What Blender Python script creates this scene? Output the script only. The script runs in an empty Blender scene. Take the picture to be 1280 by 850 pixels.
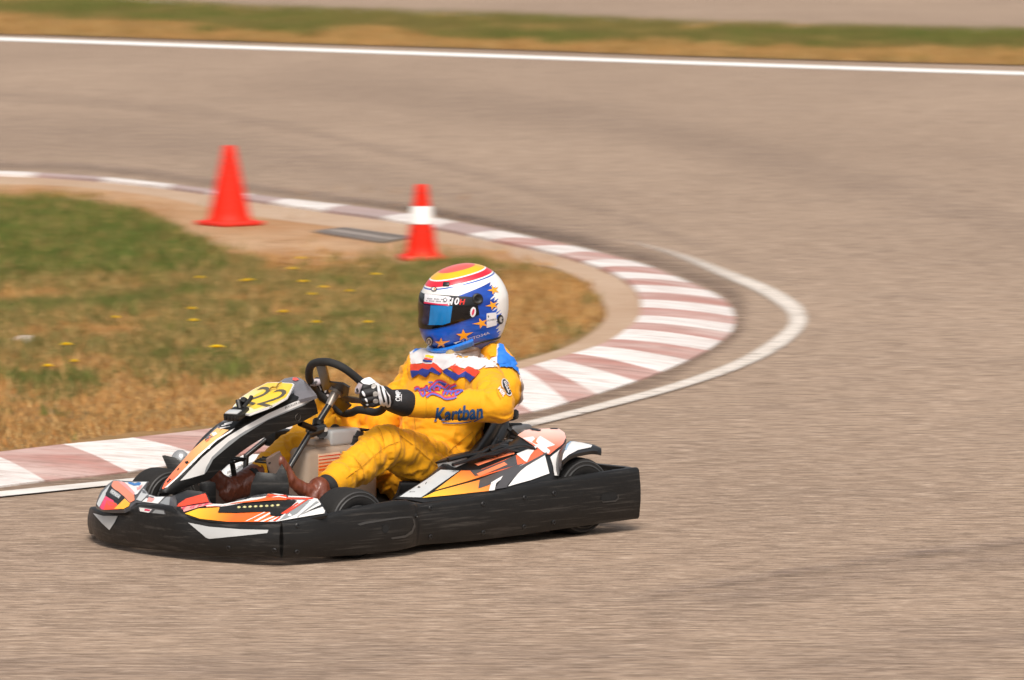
import bpy, bmesh, math, random
import numpy as np
from mathutils import Vector, Matrix, noise, geometry
from mathutils.bvhtree import BVHTree
random.seed(7); rng = np.random.default_rng(7)
D = bpy.data; SC = bpy.context.scene; COL = SC.collection
R = math.radians

# ------------------------------------------------------------------ camera
CAM = Vector((0, 0, 2.5)); PITCH = math.atan(673.5 / 8140.0); F = 8140.0
FWD = Vector((0, math.cos(PITCH), -math.sin(PITCH))); UP = Vector((0, math.sin(PITCH), math.cos(PITCH)))
def ray(u, v): return FWD + Vector((1, 0, 0)) * ((u - 640) / F) - UP * ((v - 425) / F)
def G(u, v, z=0.0):
    d = ray(u, v); t = (z - CAM.z) / d.z; return CAM + d * t
def proj(p):
    q = Vector(p) - CAM; w = q.dot(FWD); return 640 + F * q.x / w, 425 - F * q.dot(UP) / w
def catmull(pts, n=6, closed=False):
    P = [Vector(p) for p in pts]; out = []; N = len(P)
    for i in range(N if closed else N - 1):
        p0 = P[(i - 1) % N] if closed else P[max(i - 1, 0)]; p1 = P[i]; p2 = P[(i + 1) % N]; p3 = P[(i + 2) % N] if closed else P[min(i + 2, N - 1)]
        for k in range(n):
            t = k / n
            out.append(0.5 * ((2 * p1) + (p2 - p0) * t + (2 * p0 - 5 * p1 + 4 * p2 - p3) * t * t + (3 * p1 - p0 - 3 * p2 + p3) * t ** 3))
    if not closed: out.append(P[-1])
    return out
def interp(x, tab):
    if x <= tab[0][0]: return tab[0][1]
    for (a, b), (c, d) in zip(tab, tab[1:]):
        if x <= c: return b + (d - b) * (x - a) / (c - a)
    return tab[-1][1]

# kart frame: x forward, y to the driver's left (towards the camera), z up
PSI = R(44.0)
_h = Vector((-math.cos(PSI), -math.sin(PSI), 0)); _l = Vector((-_h.y, _h.x, 0)); _o = G(428, 666)
KM = Matrix(((_h.x, _l.x, 0, _o.x), (_h.y, _l.y, 0, _o.y), (0, 0, 1, 0), (0, 0, 0, 1))); KI = KM.inverted()
KC = KI @ CAM; KR = KI.to_3x3()
def L(u, v, x=None, y=None, z=None):
    d = KR @ ray(u, v)
    if x is not None: t = (x - KC.x) / d.x
    elif y is not None: t = (y - KC.y) / d.y
    else: t = (z - KC.z) / d.z
    return KC + d * t
def LP(u, v, p0, n):
    d = KR @ ray(u, v); t = (Vector(p0) - KC).dot(n) / d.dot(n); return KC + d * t
def kproj(p): return proj(KM @ Vector(p))
def fit_plane(pts):
    A = np.array([list(p) for p in pts]); c = A.mean(0); _, _, vt = np.linalg.svd(A - c); n = Vector(vt[2])
    if n.dot(Vector(c) - KC) > 0: n = -n
    return Vector(c), n

# ------------------------------------------------------------------ materials
def lin(c):
    if isinstance(c, str):
        c = c.lstrip('#'); c = [int(c[i:i + 2], 16) / 255 for i in (0, 2, 4)]
        return tuple(x / 12.92 if x <= .04045 else ((x + .055) / 1.055) ** 2.4 for x in c)
    return tuple(c)
MATS = {}
def mat(name, col, rough=.5, metal=0, var=.12, scale=30, bump=.0, bscale=60, coat=0, spec=.5, stretch=(1, 1, 1), scuff=0, scuffcol=(.3, .28, .25), sheen=0):
    if name in MATS: return MATS[name]
    m = D.materials.new(name); m.use_nodes = True; N = m.node_tree.nodes; K = m.node_tree.links; b = N['Principled BSDF']
    c = lin(col); tc = N.new('ShaderNodeTexCoord'); mp = N.new('ShaderNodeMapping'); mp.inputs['Scale'].default_value = stretch
    K.new(tc.outputs['Object'], mp.inputs[0])
    nz = N.new('ShaderNodeTexNoise'); nz.inputs['Scale'].default_value = scale; nz.inputs['Detail'].default_value = 4
    K.new(mp.outputs[0], nz.inputs['Vector'])
    mx = N.new('ShaderNodeMix'); mx.data_type = 'RGBA'
    mx.inputs[6].default_value = (*[x * (1 - var) for x in c], 1); mx.inputs[7].default_value = (*[min(1, x * (1 + var)) for x in c], 1)
    K.new(nz.outputs['Fac'], mx.inputs[0]); out = mx.outputs[2]
    if scuff:
        n2 = N.new('ShaderNodeTexNoise'); n2.inputs['Scale'].default_value = 9; n2.inputs['Detail'].default_value = 8; n2.inputs['Roughness'].default_value = .7
        m2 = N.new('ShaderNodeMapping'); m2.inputs['Scale'].default_value = (.45, 1, 11); K.new(tc.outputs['Object'], m2.inputs[0]); K.new(m2.outputs[0], n2.inputs['Vector'])
        r2 = N.new('ShaderNodeMapRange'); r2.inputs[1].default_value = .52; r2.inputs[2].default_value = .74; r2.inputs[4].default_value = scuff
        K.new(n2.outputs['Fac'], r2.inputs[0])
        m3 = N.new('ShaderNodeMix'); m3.data_type = 'RGBA'; K.new(r2.outputs[0], m3.inputs[0]); K.new(out, m3.inputs[6]); m3.inputs[7].default_value = (*scuffcol, 1); out = m3.outputs[2]
    K.new(out, b.inputs['Base Color'])
    b.inputs['Roughness'].default_value = rough; b.inputs['Metallic'].default_value = metal
    b.inputs['Coat Weight'].default_value = coat; b.inputs['Coat Roughness'].default_value = .08; b.inputs['Specular IOR Level'].default_value = spec
    if sheen: b.inputs['Sheen Weight'].default_value = sheen
    if bump:
        n3 = N.new('ShaderNodeTexNoise'); n3.inputs['Scale'].default_value = bscale; n3.inputs['Detail'].default_value = 5; K.new(mp.outputs[0], n3.inputs['Vector'])
        bp = N.new('ShaderNodeBump'); bp.inputs['Strength'].default_value = bump; bp.inputs['Distance'].default_value = .004
        K.new(n3.outputs['Fac'], bp.inputs['Height']); K.new(bp.outputs[0], b.inputs['Normal'])
    MATS[name] = m; return m

# ------------------------------------------------------------------ mesh builder
WM = {}
class MB:
    def __init__(s): s.v = []; s.f = []; s.m = []; s.mats = []; s.nbvh = None
    def mi(s, m):
        if m not in s.mats: s.mats.append(m)
        return s.mats.index(m)
    def add(s, vs, fs, m):
        o = len(s.v); s.v += [Vector(p) for p in vs]; k = s.mi(m)
        for f in fs: s.f.append(tuple(i + o for i in f)); s.m.append(k)
        return s
    def addbm(s, bm, m):
        bm.verts.index_update(); s.add([v.co.copy() for v in bm.verts], [[v.index for v in f.verts] for f in bm.faces], m); bm.free(); return s
    def box(s, lo, hi, m, bev=.004, mtx=None, seg=2):
        bm = bmesh.new(); bmesh.ops.create_cube(bm, size=1)
        for v in bm.verts: v.co = Vector([(lo[i] + hi[i]) / 2 + v.co[i] * (hi[i] - lo[i]) for i in range(3)])
        if bev: bmesh.ops.bevel(bm, geom=bm.edges[:], offset=bev, segments=seg, affect='EDGES', profile=.5)
        if mtx: bm.transform(mtx)
        return s.addbm(bm, m)
    def sweep(s, pts, rad, m, seg=12, closed=False, cap=True, flat=1.0):
        P = [Vector(p) for p in pts]; n = len(P); rr = rad if hasattr(rad, '__len__') else [rad] * n
        T = []
        for i in range(n):
            a = P[(i - 1) % n] if closed or i > 0 else P[i]; b = P[(i + 1) % n] if closed or i < n - 1 else P[i]
            T.append((b - a).normalized())
        ref = Vector((0, 0, 1)) if abs(T[0].z) < .9 else Vector((0, 1, 0))
        u = (ref - T[0] * ref.dot(T[0])).normalized(); vs = []; fs = []
        for i in range(n):
            u = (u - T[i] * u.dot(T[i])).normalized(); w = T[i].cross(u)
            for k in range(seg):
                a = 2 * math.pi * k / seg; vs.append(P[i] + (u * math.cos(a) * flat + w * math.sin(a)) * rr[i])
        for i in range(n if closed else n - 1):
            for k in range(seg):
                a = i * seg + k; b = i * seg + (k + 1) % seg; c = ((i + 1) % n) * seg + (k + 1) % seg; d = ((i + 1) % n) * seg + k; fs.append((a, b, c, d))
        if cap and not closed:
            fs.append(tuple(range(seg))[::-1]); fs.append(tuple((n - 1) * seg + k for k in range(seg)))
        return s.add(vs, fs, m)
    def capsule(s, a, b, ra, rb, m, seg=20, rings=6, flat=1.0):
        a = Vector(a); b = Vector(b); d = (b - a).normalized(); pts = []; rr = []
        for k in range(rings):
            t = math.pi / 2 * k / rings; pts.append(a - d * ra * math.cos(t)); rr.append(max(ra * math.sin(t), 1e-4))
        for k in range(5): t = k / 4; pts.append(a.lerp(b, t)); rr.append(ra + (rb - ra) * t)
        for k in range(1, rings + 1):
            t = math.pi / 2 * k / rings; pts.append(b + d * rb * math.sin(t)); rr.append(max(rb * math.cos(t), 1e-4))
        return s.sweep(pts, rr, m, seg, flat=flat)
    def lathe(s, prof, m, axis='y', center=(0, 0, 0), seg=48, closed=False):
        vs = []; fs = []; n = len(prof); c = Vector(center)
        for k in range(seg):
            a = 2 * math.pi * k / seg
            for (r, h) in prof:
                p = {'y': Vector((r * math.cos(a), h, r * math.sin(a))), 'z': Vector((r * math.cos(a), r * math.sin(a), h)), 'x': Vector((h, r * math.cos(a), r * math.sin(a)))}[axis]
                vs.append(c + p)
        for k in range(seg):
            for i in range(n if closed else n - 1):
                j = (i + 1) % n; fs.append((k * n + i, k * n + j, ((k + 1) % seg) * n + j, ((k + 1) % seg) * n + i))
        return s.add(vs, fs, m)
    def ellipsoid(s, c, r, m, mtx=None, seg=24):
        bm = bmesh.new(); bmesh.ops.create_uvsphere(bm, u_segments=seg, v_segments=seg // 2, radius=1)
        for v in bm.verts: v.co = Vector((v.co.x * r[0], v.co.y * r[1], v.co.z * r[2]))
        if mtx: bm.transform(mtx)
        for v in bm.verts: v.co += Vector(c)
        return s.addbm(bm, m)
    def bvh(s, nface=None): return BVHTree.FromPolygons(s.v, s.f[:nface] if nface else s.f)
    def build(s, name, parent=None, sharp=35, origin=None, frame=KM, smooth=True):
        me = D.meshes.new(name)
        if parent is not None: W = WM[parent]; X = W.inverted() @ frame
        else:
            wv = [frame @ v for v in s.v]
            if origin is None:
                xs = [v.x for v in wv]; ys = [v.y for v in wv]; origin = Vector(((min(xs) + max(xs)) / 2, (min(ys) + max(ys)) / 2, min(v.z for v in wv)))
            W = Matrix.Translation(origin); X = W.inverted() @ frame
        me.from_pydata([X @ v for v in s.v], [], s.f)
        for m in s.mats: me.materials.append(m)
        me.polygons.foreach_set('material_index', s.m); me.polygons.foreach_set('use_smooth', [smooth] * len(s.f)); me.validate(); me.update()
        bm = bmesh.new(); bm.from_mesh(me); bmesh.ops.recalc_face_normals(bm, faces=bm.faces[:]) if not getattr(s, 'keepn', False) else None; bm.to_mesh(me); bm.free()
        if smooth and sharp: me.set_sharp_from_angle(angle=R(sharp))
        o = D.objects.new(name, me); COL.objects.link(o)
        if parent is not None: o.parent = parent; WM[o] = W
        else: o.matrix_world = W; WM[o] = W
        return o
def tag(o, label=None, cat=None, group=None, kind=None):
    if label: o['label'] = label
    if cat: o['category'] = cat
    if group: o['group'] = group
    if kind: o['kind'] = kind
    return o
def empty(name, m, label, cat, group=None):
    o = D.objects.new(name, None); COL.objects.link(o); o.matrix_world = m; WM[o] = m.copy(); o.empty_display_size = .1; return tag(o, label, cat, group)

# ---- constrained fill of a pixel polygon
def inside(p, poly):
    x, y = p; r = False; n = len(poly)
    for i in range(n):
        x1, y1 = poly[i]; x2, y2 = poly[i - 1]
        if (y1 > y) != (y2 > y) and x < (x2 - x1) * (y - y1) / (y2 - y1) + x1: r = not r
    return r
def dist_edge(p, poly):
    best = 1e9; P = Vector(p)
    for i in range(len(poly)):
        a = Vector(poly[i - 1]); b = Vector(poly[i]); ab = b - a; t = max(0, min(1, (P - a).dot(ab) / max(ab.length_squared, 1e-9))); best = min(best, (P - a - ab * t).length)
    return best
def fill(poly, sp):
    P = []
    for i in range(len(poly)):
        a = Vector(poly[i]); b = Vector(poly[(i + 1) % len(poly)]); n = max(1, int((b - a).length / sp))
        for k in range(n): P.append(a.lerp(b, k / n))
    nb = len(P); edges = [(i, (i + 1) % nb) for i in range(nb)]; bp = [tuple(p) for p in P]
    xs = [p[0] for p in bp]; ys = [p[1] for p in bp]; y = min(ys) + sp / 2; row = 0
    while y < max(ys):
        x = min(xs) + (sp / 2 if row % 2 else 0)
        while x < max(xs):
            if inside((x, y), bp) and dist_edge((x, y), bp) > sp * .45: P.append(Vector((x, y)))
            x += sp
        y += sp * .87; row += 1
    r = geometry.delaunay_2d_cdt(P, edges, [], 1, 1e-5)
    return [tuple(v) for v in r[0]], [tuple(f) for f in r[2]], bp
def decal_raw(mb, vs2, fs, m, bvh, off=.0022):
    cc = CAMLOC[0]; Rm = CAMLOC[1]; idx = {}; vs = []
    for i, p in enumerate(vs2):
        d = (Rm @ ray(*p)).normalized(); h, n, _, _ = bvh.ray_cast(cc, d)
        if h is None: continue
        if n.dot(d) > 0: n = -n
        if n.dot(d) > -.12: continue
        idx[i] = len(vs); vs.append(h + n * off)
    near = {}
    for f in fs:
        hit = [i for i in f if i in idx and i not in near]
        if hit:
            for i in f:
                if i not in idx and i not in near: near[i] = hit[0]
    for i, j in near.items():
        a = Vector(vs2[j]); b = Vector(vs2[i]); lo, hi, best = 0.0, 1.0, None
        for _ in range(7):
            t = (lo + hi) / 2; q = a.lerp(b, t); d = (Rm @ ray(*q)).normalized(); h, n, _, _ = bvh.ray_cast(cc, d)
            if h is not None and n.dot(d) > 0: n = -n
            if h is None or n.dot(d) > -.12: hi = t
            else: lo = t; best = h + n * off
        if best is not None: idx[i] = len(vs); vs.append(best)
    ff = []
    for f in fs:
        if all(i in idx for i in f):
            g = [idx[i] for i in f]
            L_ = max((vs[a] - vs[b]).length for a in g for b in g); P2 = [vs2[i] for i in f]
            l2 = max((Vector(a) - Vector(b)).length for a in P2 for b in P2) / 366
            if L_ < l2 * 6 + .004: ff.append(g)
    if ff: mb.add(vs, ff, m)
CAMLOC = [KC, KR]
def decal(mb, poly, m, bvh=None, off=.0022, sp=5, smooth=False):
    if smooth: poly = [tuple(p) for p in catmull([Vector(p) for p in poly], 5, True)]
    v, f, _ = fill(poly, sp); decal_raw(mb, v, f, m, bvh or mb.bvh(), off)
def text2d(s, shear=0, bold=0, space=1.0, res=3):
    c = D.curves.new('t', 'FONT'); c.body = s; c.shear = shear; c.offset = bold; c.space_character = space; c.resolution_u = res
    o = D.objects.new('t', c); COL.objects.link(o); bpy.context.view_layer.update()
    me = o.to_mesh(); bm = bmesh.new(); bm.from_mesh(me); o.to_mesh_clear(); bmesh.ops.triangulate(bm, faces=bm.faces[:])
    for _ in range(4):
        es = [e for e in bm.edges if e.calc_length() > .13]
        if es: bmesh.ops.subdivide_edges(bm, edges=es, cuts=1); bmesh.ops.triangulate(bm, faces=bm.faces[:])
    bm.verts.index_update(); vs = [(v.co.x, v.co.y) for v in bm.verts]; fs = [tuple(v.index for v in f.verts) for f in bm.faces]; bm.free()
    D.objects.remove(o); D.curves.remove(c)
    x0 = min(v[0] for v in vs); x1 = max(v[0] for v in vs); y0 = min(v[1] for v in vs); y1 = max(v[1] for v in vs)
    return [((x - x0) / (x1 - x0), (y - y0) / (y1 - y0)) for x, y in vs], fs
def text(mb, s, quad, m, bvh=None, off=.0036, **k):
    """quad: bottom-left, bottom-right, top-right, top-left pixels"""
    vs, fs = text2d(s, **k); a, b, c, d = [Vector(q) for q in quad]
    P = [tuple(a.lerp(b, x).lerp(d.lerp(c, x), y)) for x, y in vs]
    decal_raw(mb, P, fs, m, bvh or mb.bvh(), off)
def panel(mb, px, m, depth, bulge=.0, w=12, thick=.012, sp=9, plane=None):
    """solid shell whose outline is px; depth = list of (u,v,dict(x|y|z)) giving the plane it lies in"""
    p0, n = plane or fit_plane([L(u, v, **k) for u, v, k in depth])
    v2, fs, bp = fill(px, sp); top = []
    for p in v2:
        q = LP(p[0], p[1], p0, n); e = dist_edge(p, bp); t = min(1, e / w); top.append(q + n * bulge * math.sqrt(max(0, 1 - (1 - t) ** 2)))
    nb = len(bp); N0 = len(top); back = [top[i] - n * thick for i in range(nb)]
    rim = [(i, (i + 1) % nb) for i in range(nb)]
    key = {}
    for i, p in enumerate(v2): key[(round(p[0], 2), round(p[1], 2))] = i
    ids = [key.get((round(p[0], 2), round(p[1], 2))) for p in bp]
    ids = [i if i is not None else 0 for i in ids]
    back = [top[i] - n * thick for i in ids]
    vs = top + back; F2 = list(fs)
    for k in range(nb): a = ids[k]; b = ids[(k + 1) % nb]; F2.append((a, b, N0 + (k + 1) % nb, N0 + k))
    F2.append(tuple(N0 + k for k in range(nb)))
    mb.add(vs, F2, m); return p0, n
def evaluated(mb, voxel, smooth_it=6):
    me = D.meshes.new('tmp'); me.from_pydata(mb.v, [], mb.f); me.update()
    bm = bmesh.new(); bm.from_mesh(me); bmesh.ops.recalc_face_normals(bm, faces=bm.faces[:]); bm.to_mesh(me); bm.free()
    o = D.objects.new('tmp', me); COL.objects.link(o)
    r = o.modifiers.new('r', 'REMESH'); r.mode = 'VOXEL'; r.voxel_size = voxel
    s = o.modifiers.new('s', 'SMOOTH'); s.iterations = smooth_it; s.factor = .5
    bpy.context.view_layer.update(); e = o.evaluated_get(bpy.context.evaluated_depsgraph_get()); m2 = e.to_mesh()
    V = [v.co.copy() for v in m2.vertices]; Nn = [v.normal.copy() for v in m2.vertices]; Fc = [tuple(p.vertices) for p in m2.polygons]; e.to_mesh_clear(); D.objects.remove(o); D.meshes.remove(me)
    return V, Nn, Fc
GRASS_N = 185000
HEL_CX = .0; HEL_T = (.104, .128, .147); HEL_B = .081; HEL_BS = -.11; HEL_R = .075
# ------------------------------------------------------------------ world, sun, camera
w = D.worlds.new('World'); SC.world = w; w.use_nodes = True; N = w.node_tree.nodes; K = w.node_tree.links
sky = N.new('ShaderNodeTexSky'); sky.sky_type = 'NISHITA'; sky.sun_disc = False; SUNEL = R(52); SUNAZ = R(178)
sky.sun_elevation = SUNEL; sky.sun_rotation = SUNAZ; sky.dust_density = 5; sky.air_density = 1.0; sky.ozone_density = .6
hs = N.new('ShaderNodeHueSaturation'); hs.inputs['Saturation'].default_value = .25
K.new(sky.outputs[0], hs.inputs['Color']); K.new(hs.outputs[0], N['Background'].inputs[0]); N['Background'].inputs[1].default_value = .15
sl = D.lights.new('sun', 'SUN'); sl.energy = 2.0; sl.angle = R(20); sl.color = (1, .90, .78)
so = D.objects.new('sun', sl); COL.objects.link(so)
sd = Vector((math.sin(SUNAZ) * math.cos(SUNEL), math.cos(SUNAZ) * math.cos(SUNEL), math.sin(SUNEL)))
so.rotation_euler = sd.to_track_quat('Z', 'Y').to_euler()
SC.view_settings.view_transform = 'Standard'; SC.view_settings.look = 'None'; SC.view_settings.gamma = 1; SC.view_settings.exposure = .13
cd = D.cameras.new('camera'); co = D.objects.new('camera', cd); COL.objects.link(co); SC.camera = co
co.location = CAM; co.rotation_euler = (math.pi / 2 - PITCH, 0, 0); cd.sensor_width = 36; cd.lens = F / 1280 * 36; cd.clip_end = 2000; cd.clip_start = .5
cd.dof.use_dof = True; cd.dof.focus_distance = 22.0; cd.dof.aperture_fstop = 15; cd.dof.aperture_ratio = .12

I4 = Matrix.Identity(4)
def ATTR(b, K, x):
    N = b.id_data.nodes; a = N.new('ShaderNodeAttribute'); a.attribute_name = 'wear'; m = N.new('ShaderNodeMath'); m.operation = 'MULTIPLY'; K.new(a.outputs['Fac'], m.inputs[0]); K.new(x, m.inputs[1]); return m.outputs[0]
def gmat(name, build):
    m = D.materials.new(name); m.use_nodes = True; N = m.node_tree.nodes; K = m.node_tree.links; b = N['Principled BSDF']; b.inputs['Roughness'].default_value = .9; b.inputs['Specular IOR Level'].default_value = .2
    geo = N.new('ShaderNodeNewGeometry')
    def nz(sc, st, detail=4, rough=.6, rot=0):
        mp = N.new('ShaderNodeMapping'); mp.inputs['Scale'].default_value = st; mp.inputs['Rotation'].default_value = (0, 0, rot); K.new(geo.outputs['Position'], mp.inputs[0])
        t = N.new('ShaderNodeTexNoise'); t.inputs['Scale'].default_value = sc; t.inputs['Detail'].default_value = detail; t.inputs['Roughness'].default_value = rough; K.new(mp.outputs[0], t.inputs[0]); return t.outputs['Fac']
    def rng_(x, a, b_, lo=0, hi=1):
        r = N.new('ShaderNodeMapRange'); r.inputs[1].default_value = a; r.inputs[2].default_value = b_; r.inputs[3].default_value = lo; r.inputs[4].default_value = hi; K.new(x, r.inputs[0]); return r.outputs[0]
    def mix(f, a, c):
        x = N.new('ShaderNodeMix'); x.data_type = 'RGBA'
        for s, val in ((0, f), (6, a), (7, c)):
            if hasattr(val, 'is_output'): K.new(val, x.inputs[s])
            elif s == 0: x.inputs[0].default_value = val
            else: x.inputs[s].default_value = (*lin(val), 1)
        return x.outputs[2]
    def bump(h, st, dist=.01):
        bp = N.new('ShaderNodeBump'); bp.inputs['Strength'].default_value = st; bp.inputs['Distance'].default_value = dist; K.new(h, bp.inputs['Height']); K.new(bp.outputs[0], b.inputs['Normal'])
    def alpha(x):
        K.new(x, b.inputs['Alpha'])
    build(nz, rng_, mix, bump, b, K, alpha); return m
def asphalt(nz, rg, mix, bump, b, K, alpha):
    c = mix(rg(nz(1, (.35, .12, 1), 5), .35, .65), (.395, .285, .205), (.31, .22, .157))
    c = mix(rg(nz(1, (.9, 1.6, 1), 6, .7, .06), .5, .72, 0, .55), c, (.235, .17, .128))
    c = mix(rg(nz(1, (6, 27, 1), 7, .85), .45, .60, 0, .85), c, (.12, .08, .055))
    c = mix(rg(nz(1, (1.6, 5, 1), 6, .85, .04), .50, .64, 0, .6), c, (.20, .138, .095))
    c = mix(rg(nz(1, (7, 34, 1), 6, .85), .51, .64, 0, .85), c, (.60, .46, .35))
    c = mix(rg(nz(1, (60, 110, 1), 3, .8), .55, .8, 0, .5), c, (.13, .1, .085))
    K.new(c, b.inputs['Base Color']); bump(nz(1, (60, 60, 60), 3), .25, .004)
M_asph = gmat('asphalt', asphalt)
def worn(colA, colB, dirt, amt):
    def f(nz, rg, mix, bump, b, K, alpha):
        c = mix(rg(nz(1, (1.5, 3, 1), 4), .35, .7), colA, colB)
        c = mix(rg(nz(1, (3, 10, 1), 7, .85), .47, .66, 0, amt), c, dirt)
        c = mix(rg(nz(1, (1.2, 30, 1), 4, .6, .1), .60, .70, 0, amt * .8), c, (.2, .14, .12))
        K.new(c, b.inputs['Base Color']); b.inputs['Roughness'].default_value = .7; bump(nz(1, (50, 50, 50), 3), .2, .003)
    return f
M_kw = gmat('kerb_white', worn((.80, .76, .73), (.64, .59, .56), (.42, .31, .27), .9))
M_kp = gmat('kerb_pink', worn((.43, .205, .17), (.58, .44, .40), (.28, .16, .13), .85))
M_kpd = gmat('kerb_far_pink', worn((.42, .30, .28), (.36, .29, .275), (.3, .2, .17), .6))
M_line = gmat('line_white', worn((.82, .80, .77), (.78, .75, .71), (.6, .52, .46), .35))
M_near = gmat('near_line_white', worn((.72, .69, .65), (.62, .57, .52), (.5, .42, .36), .6))
def wornline(nz, rg, mix, bump, b, K, alpha):
    c = mix(rg(nz(1, (3, 8, 1), 5), .35, .7), (.66, .60, .54), (.55, .48, .42)); K.new(c, b.inputs['Base Color'])
    alpha(ATTR(b, K, rg(nz(1, (6, 20, 1), 6, .8), .33, .47, .0, 1)))
M_wline = gmat('worn_line', wornline)
def concrete(nz, rg, mix, bump, b, K, alpha):
    c = mix(rg(nz(1, (1.2, .8, 1), 5), .35, .65), (.46, .33, .235), (.40, .27, .18))
    c = mix(rg(nz(1, (6, 14, 1), 6, .8), .5, .7, 0, .6), c, (.30, .19, .115)); K.new(c, b.inputs['Base Color'])
M_conc = gmat('concrete_apron', concrete)
def sand(nz, rg, mix, bump, b, K, alpha):
    c = mix(rg(nz(1, (1.4, .7, 1), 5), .38, .62), (.46, .29, .17), (.37, .20, .095))
    c = mix(rg(nz(1, (5, 6, 1), 6, .8), .52, .66, 0, .8), c, (.24, .13, .06)); K.new(c, b.inputs['Base Color']); bump(nz(1, (20, 20, 20), 5), .5, .03)
M_sand = gmat('sandy_soil', sand)
def soil(nz, rg, mix, bump, b, K, alpha):
    c = mix(rg(nz(1, (1.0, .6, 1), 5), .4, .6), (.30, .17, .07), (.19, .125, .045))
    c = mix(rg(nz(1, (6, 6, 1), 6, .8), .5, .7, 0, .7), c, (.11, .08, .03)); K.new(c, b.inputs['Base Color']); bump(nz(1, (20, 20, 20), 5), .5, .03)
M_soil = gmat('dry_soil', soil)
def faded(name, A, B, z, m, n=6, peak=.5, ends=.18, flat_=False):
    a = catmull([G(u, v, z) for u, v in A], n); b = catmull([G(u, v, z) for u, v in B], n); rows = 8; vs = []; wr = []; k = len(a)
    for i in range(k):
        t = i / (k - 1); e = min(1, t / ends if ends else 1, (1 - t) / ends if ends else 1)
        for r in range(rows + 1):
            q = r / rows; w_ = q / peak if q < peak else (1 - q) / (1 - peak)
            if flat_: w_ = min(1, w_ * 3); e = min(1, (1 - t) / .30)
            vs.append(a[i].lerp(b[i], q)); wr.append(e * w_ * w_ * (3 - 2 * w_))
    W_ = rows + 1; fs = []
    for i in range(k - 1):
        for r in range(rows):
            f = (i * W_ + r, (i + 1) * W_ + r, (i + 1) * W_ + r + 1, i * W_ + r + 1); fs.append(f if (vs[f[1]] - vs[f[0]]).cross(vs[f[3]] - vs[f[0]]).z > 0 else f[::-1])
    mb = MB(); mb.keepn = True; mb.add(vs, fs, m); o = mb.build(name, None, smooth=False, frame=I4, origin=Vector((0, 0, 0))); at = o.data.attributes.new('wear', 'FLOAT', 'POINT'); at.data.foreach_set('value', wr); tag(o, kind='structure'); return o
def grime(dark, lo, hi, mx, st):
    def f(nz, rg, mix, bump, b, K, alpha):
        K.new(mix(rg(nz(1, (4, 9, 1), 4), .4, .6), dark, [x * 1.35 for x in dark]), b.inputs['Base Color']); alpha(ATTR(b, K, rg(nz(1, st, 6, .8), lo, hi, 0, mx)))
    return f
M_grime = gmat('rubber_dust', grime((.15, .10, .075), .36, .62, .7, (3, 9, 1)))
M_skid = gmat('tyre_mark', grime((.12, .088, .078), .42, .66, .75, (2.5, 22, 1)))
M_skid2 = gmat('faint_tyre_mark', grime((.16, .12, .105), .38, .75, .34, (1.0, 9, 1)))

def flat(name, polys, m, kind='structure', skirt=0):
    """polys: list of world-space polygons"""
    mb = MB(); mb.keepn = True
    for P in polys:
        r = geometry.delaunay_2d_cdt([Vector((p.x, p.y)) for p in P], [(i, (i + 1) % len(P)) for i in range(len(P))], [], 1, 1e-6)
        z = P[0].z; fs = []
        for f in r[2]:
            a, b_, c = [r[0][i] for i in f]
            fs.append(tuple(f) if (b_ - a).cross(c - a) > 0 else tuple(f)[::-1])
        mb.add([(p[0], p[1], z) for p in r[0]], fs, m)
        if skirt:
            n = len(P); mb.add([p.copy() for p in P] + [Vector((p.x, p.y, p.z - skirt)) for p in P], [(i, (i + 1) % n, n + (i + 1) % n, n + i) for i in range(n)], m)
    o = mb.build(name, None, smooth=False, frame=I4, origin=Vector((0, 0, 0))); tag(o, kind=kind); return o
def strip(name, A, B, zA, zB, m, n=6, kind='structure', extra=None):
    a = catmull([G(u, v, zA) for u, v in A], n); b = catmull([G(u, v, zB) for u, v in B], n); mb = MB(); mb.keepn = True; k = len(a)
    fs = []
    for i in range(k - 1):
        q = (i, i + 1, k + i + 1, k + i)
        fs.append(q if (a[i + 1] - a[i]).cross(b[i] - a[i]).z > 0 else q[::-1])
    mb.add(a + b, fs, m); o = mb.build(name, None, smooth=False, frame=I4, origin=Vector((0, 0, 0))); tag(o, kind=kind); return o

flat('ground', [[Vector((-400, -60, 0)), Vector((400, -60, 0)), Vector((400, 900, 0)), Vector((-400, 900, 0))]], M_asph)

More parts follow.
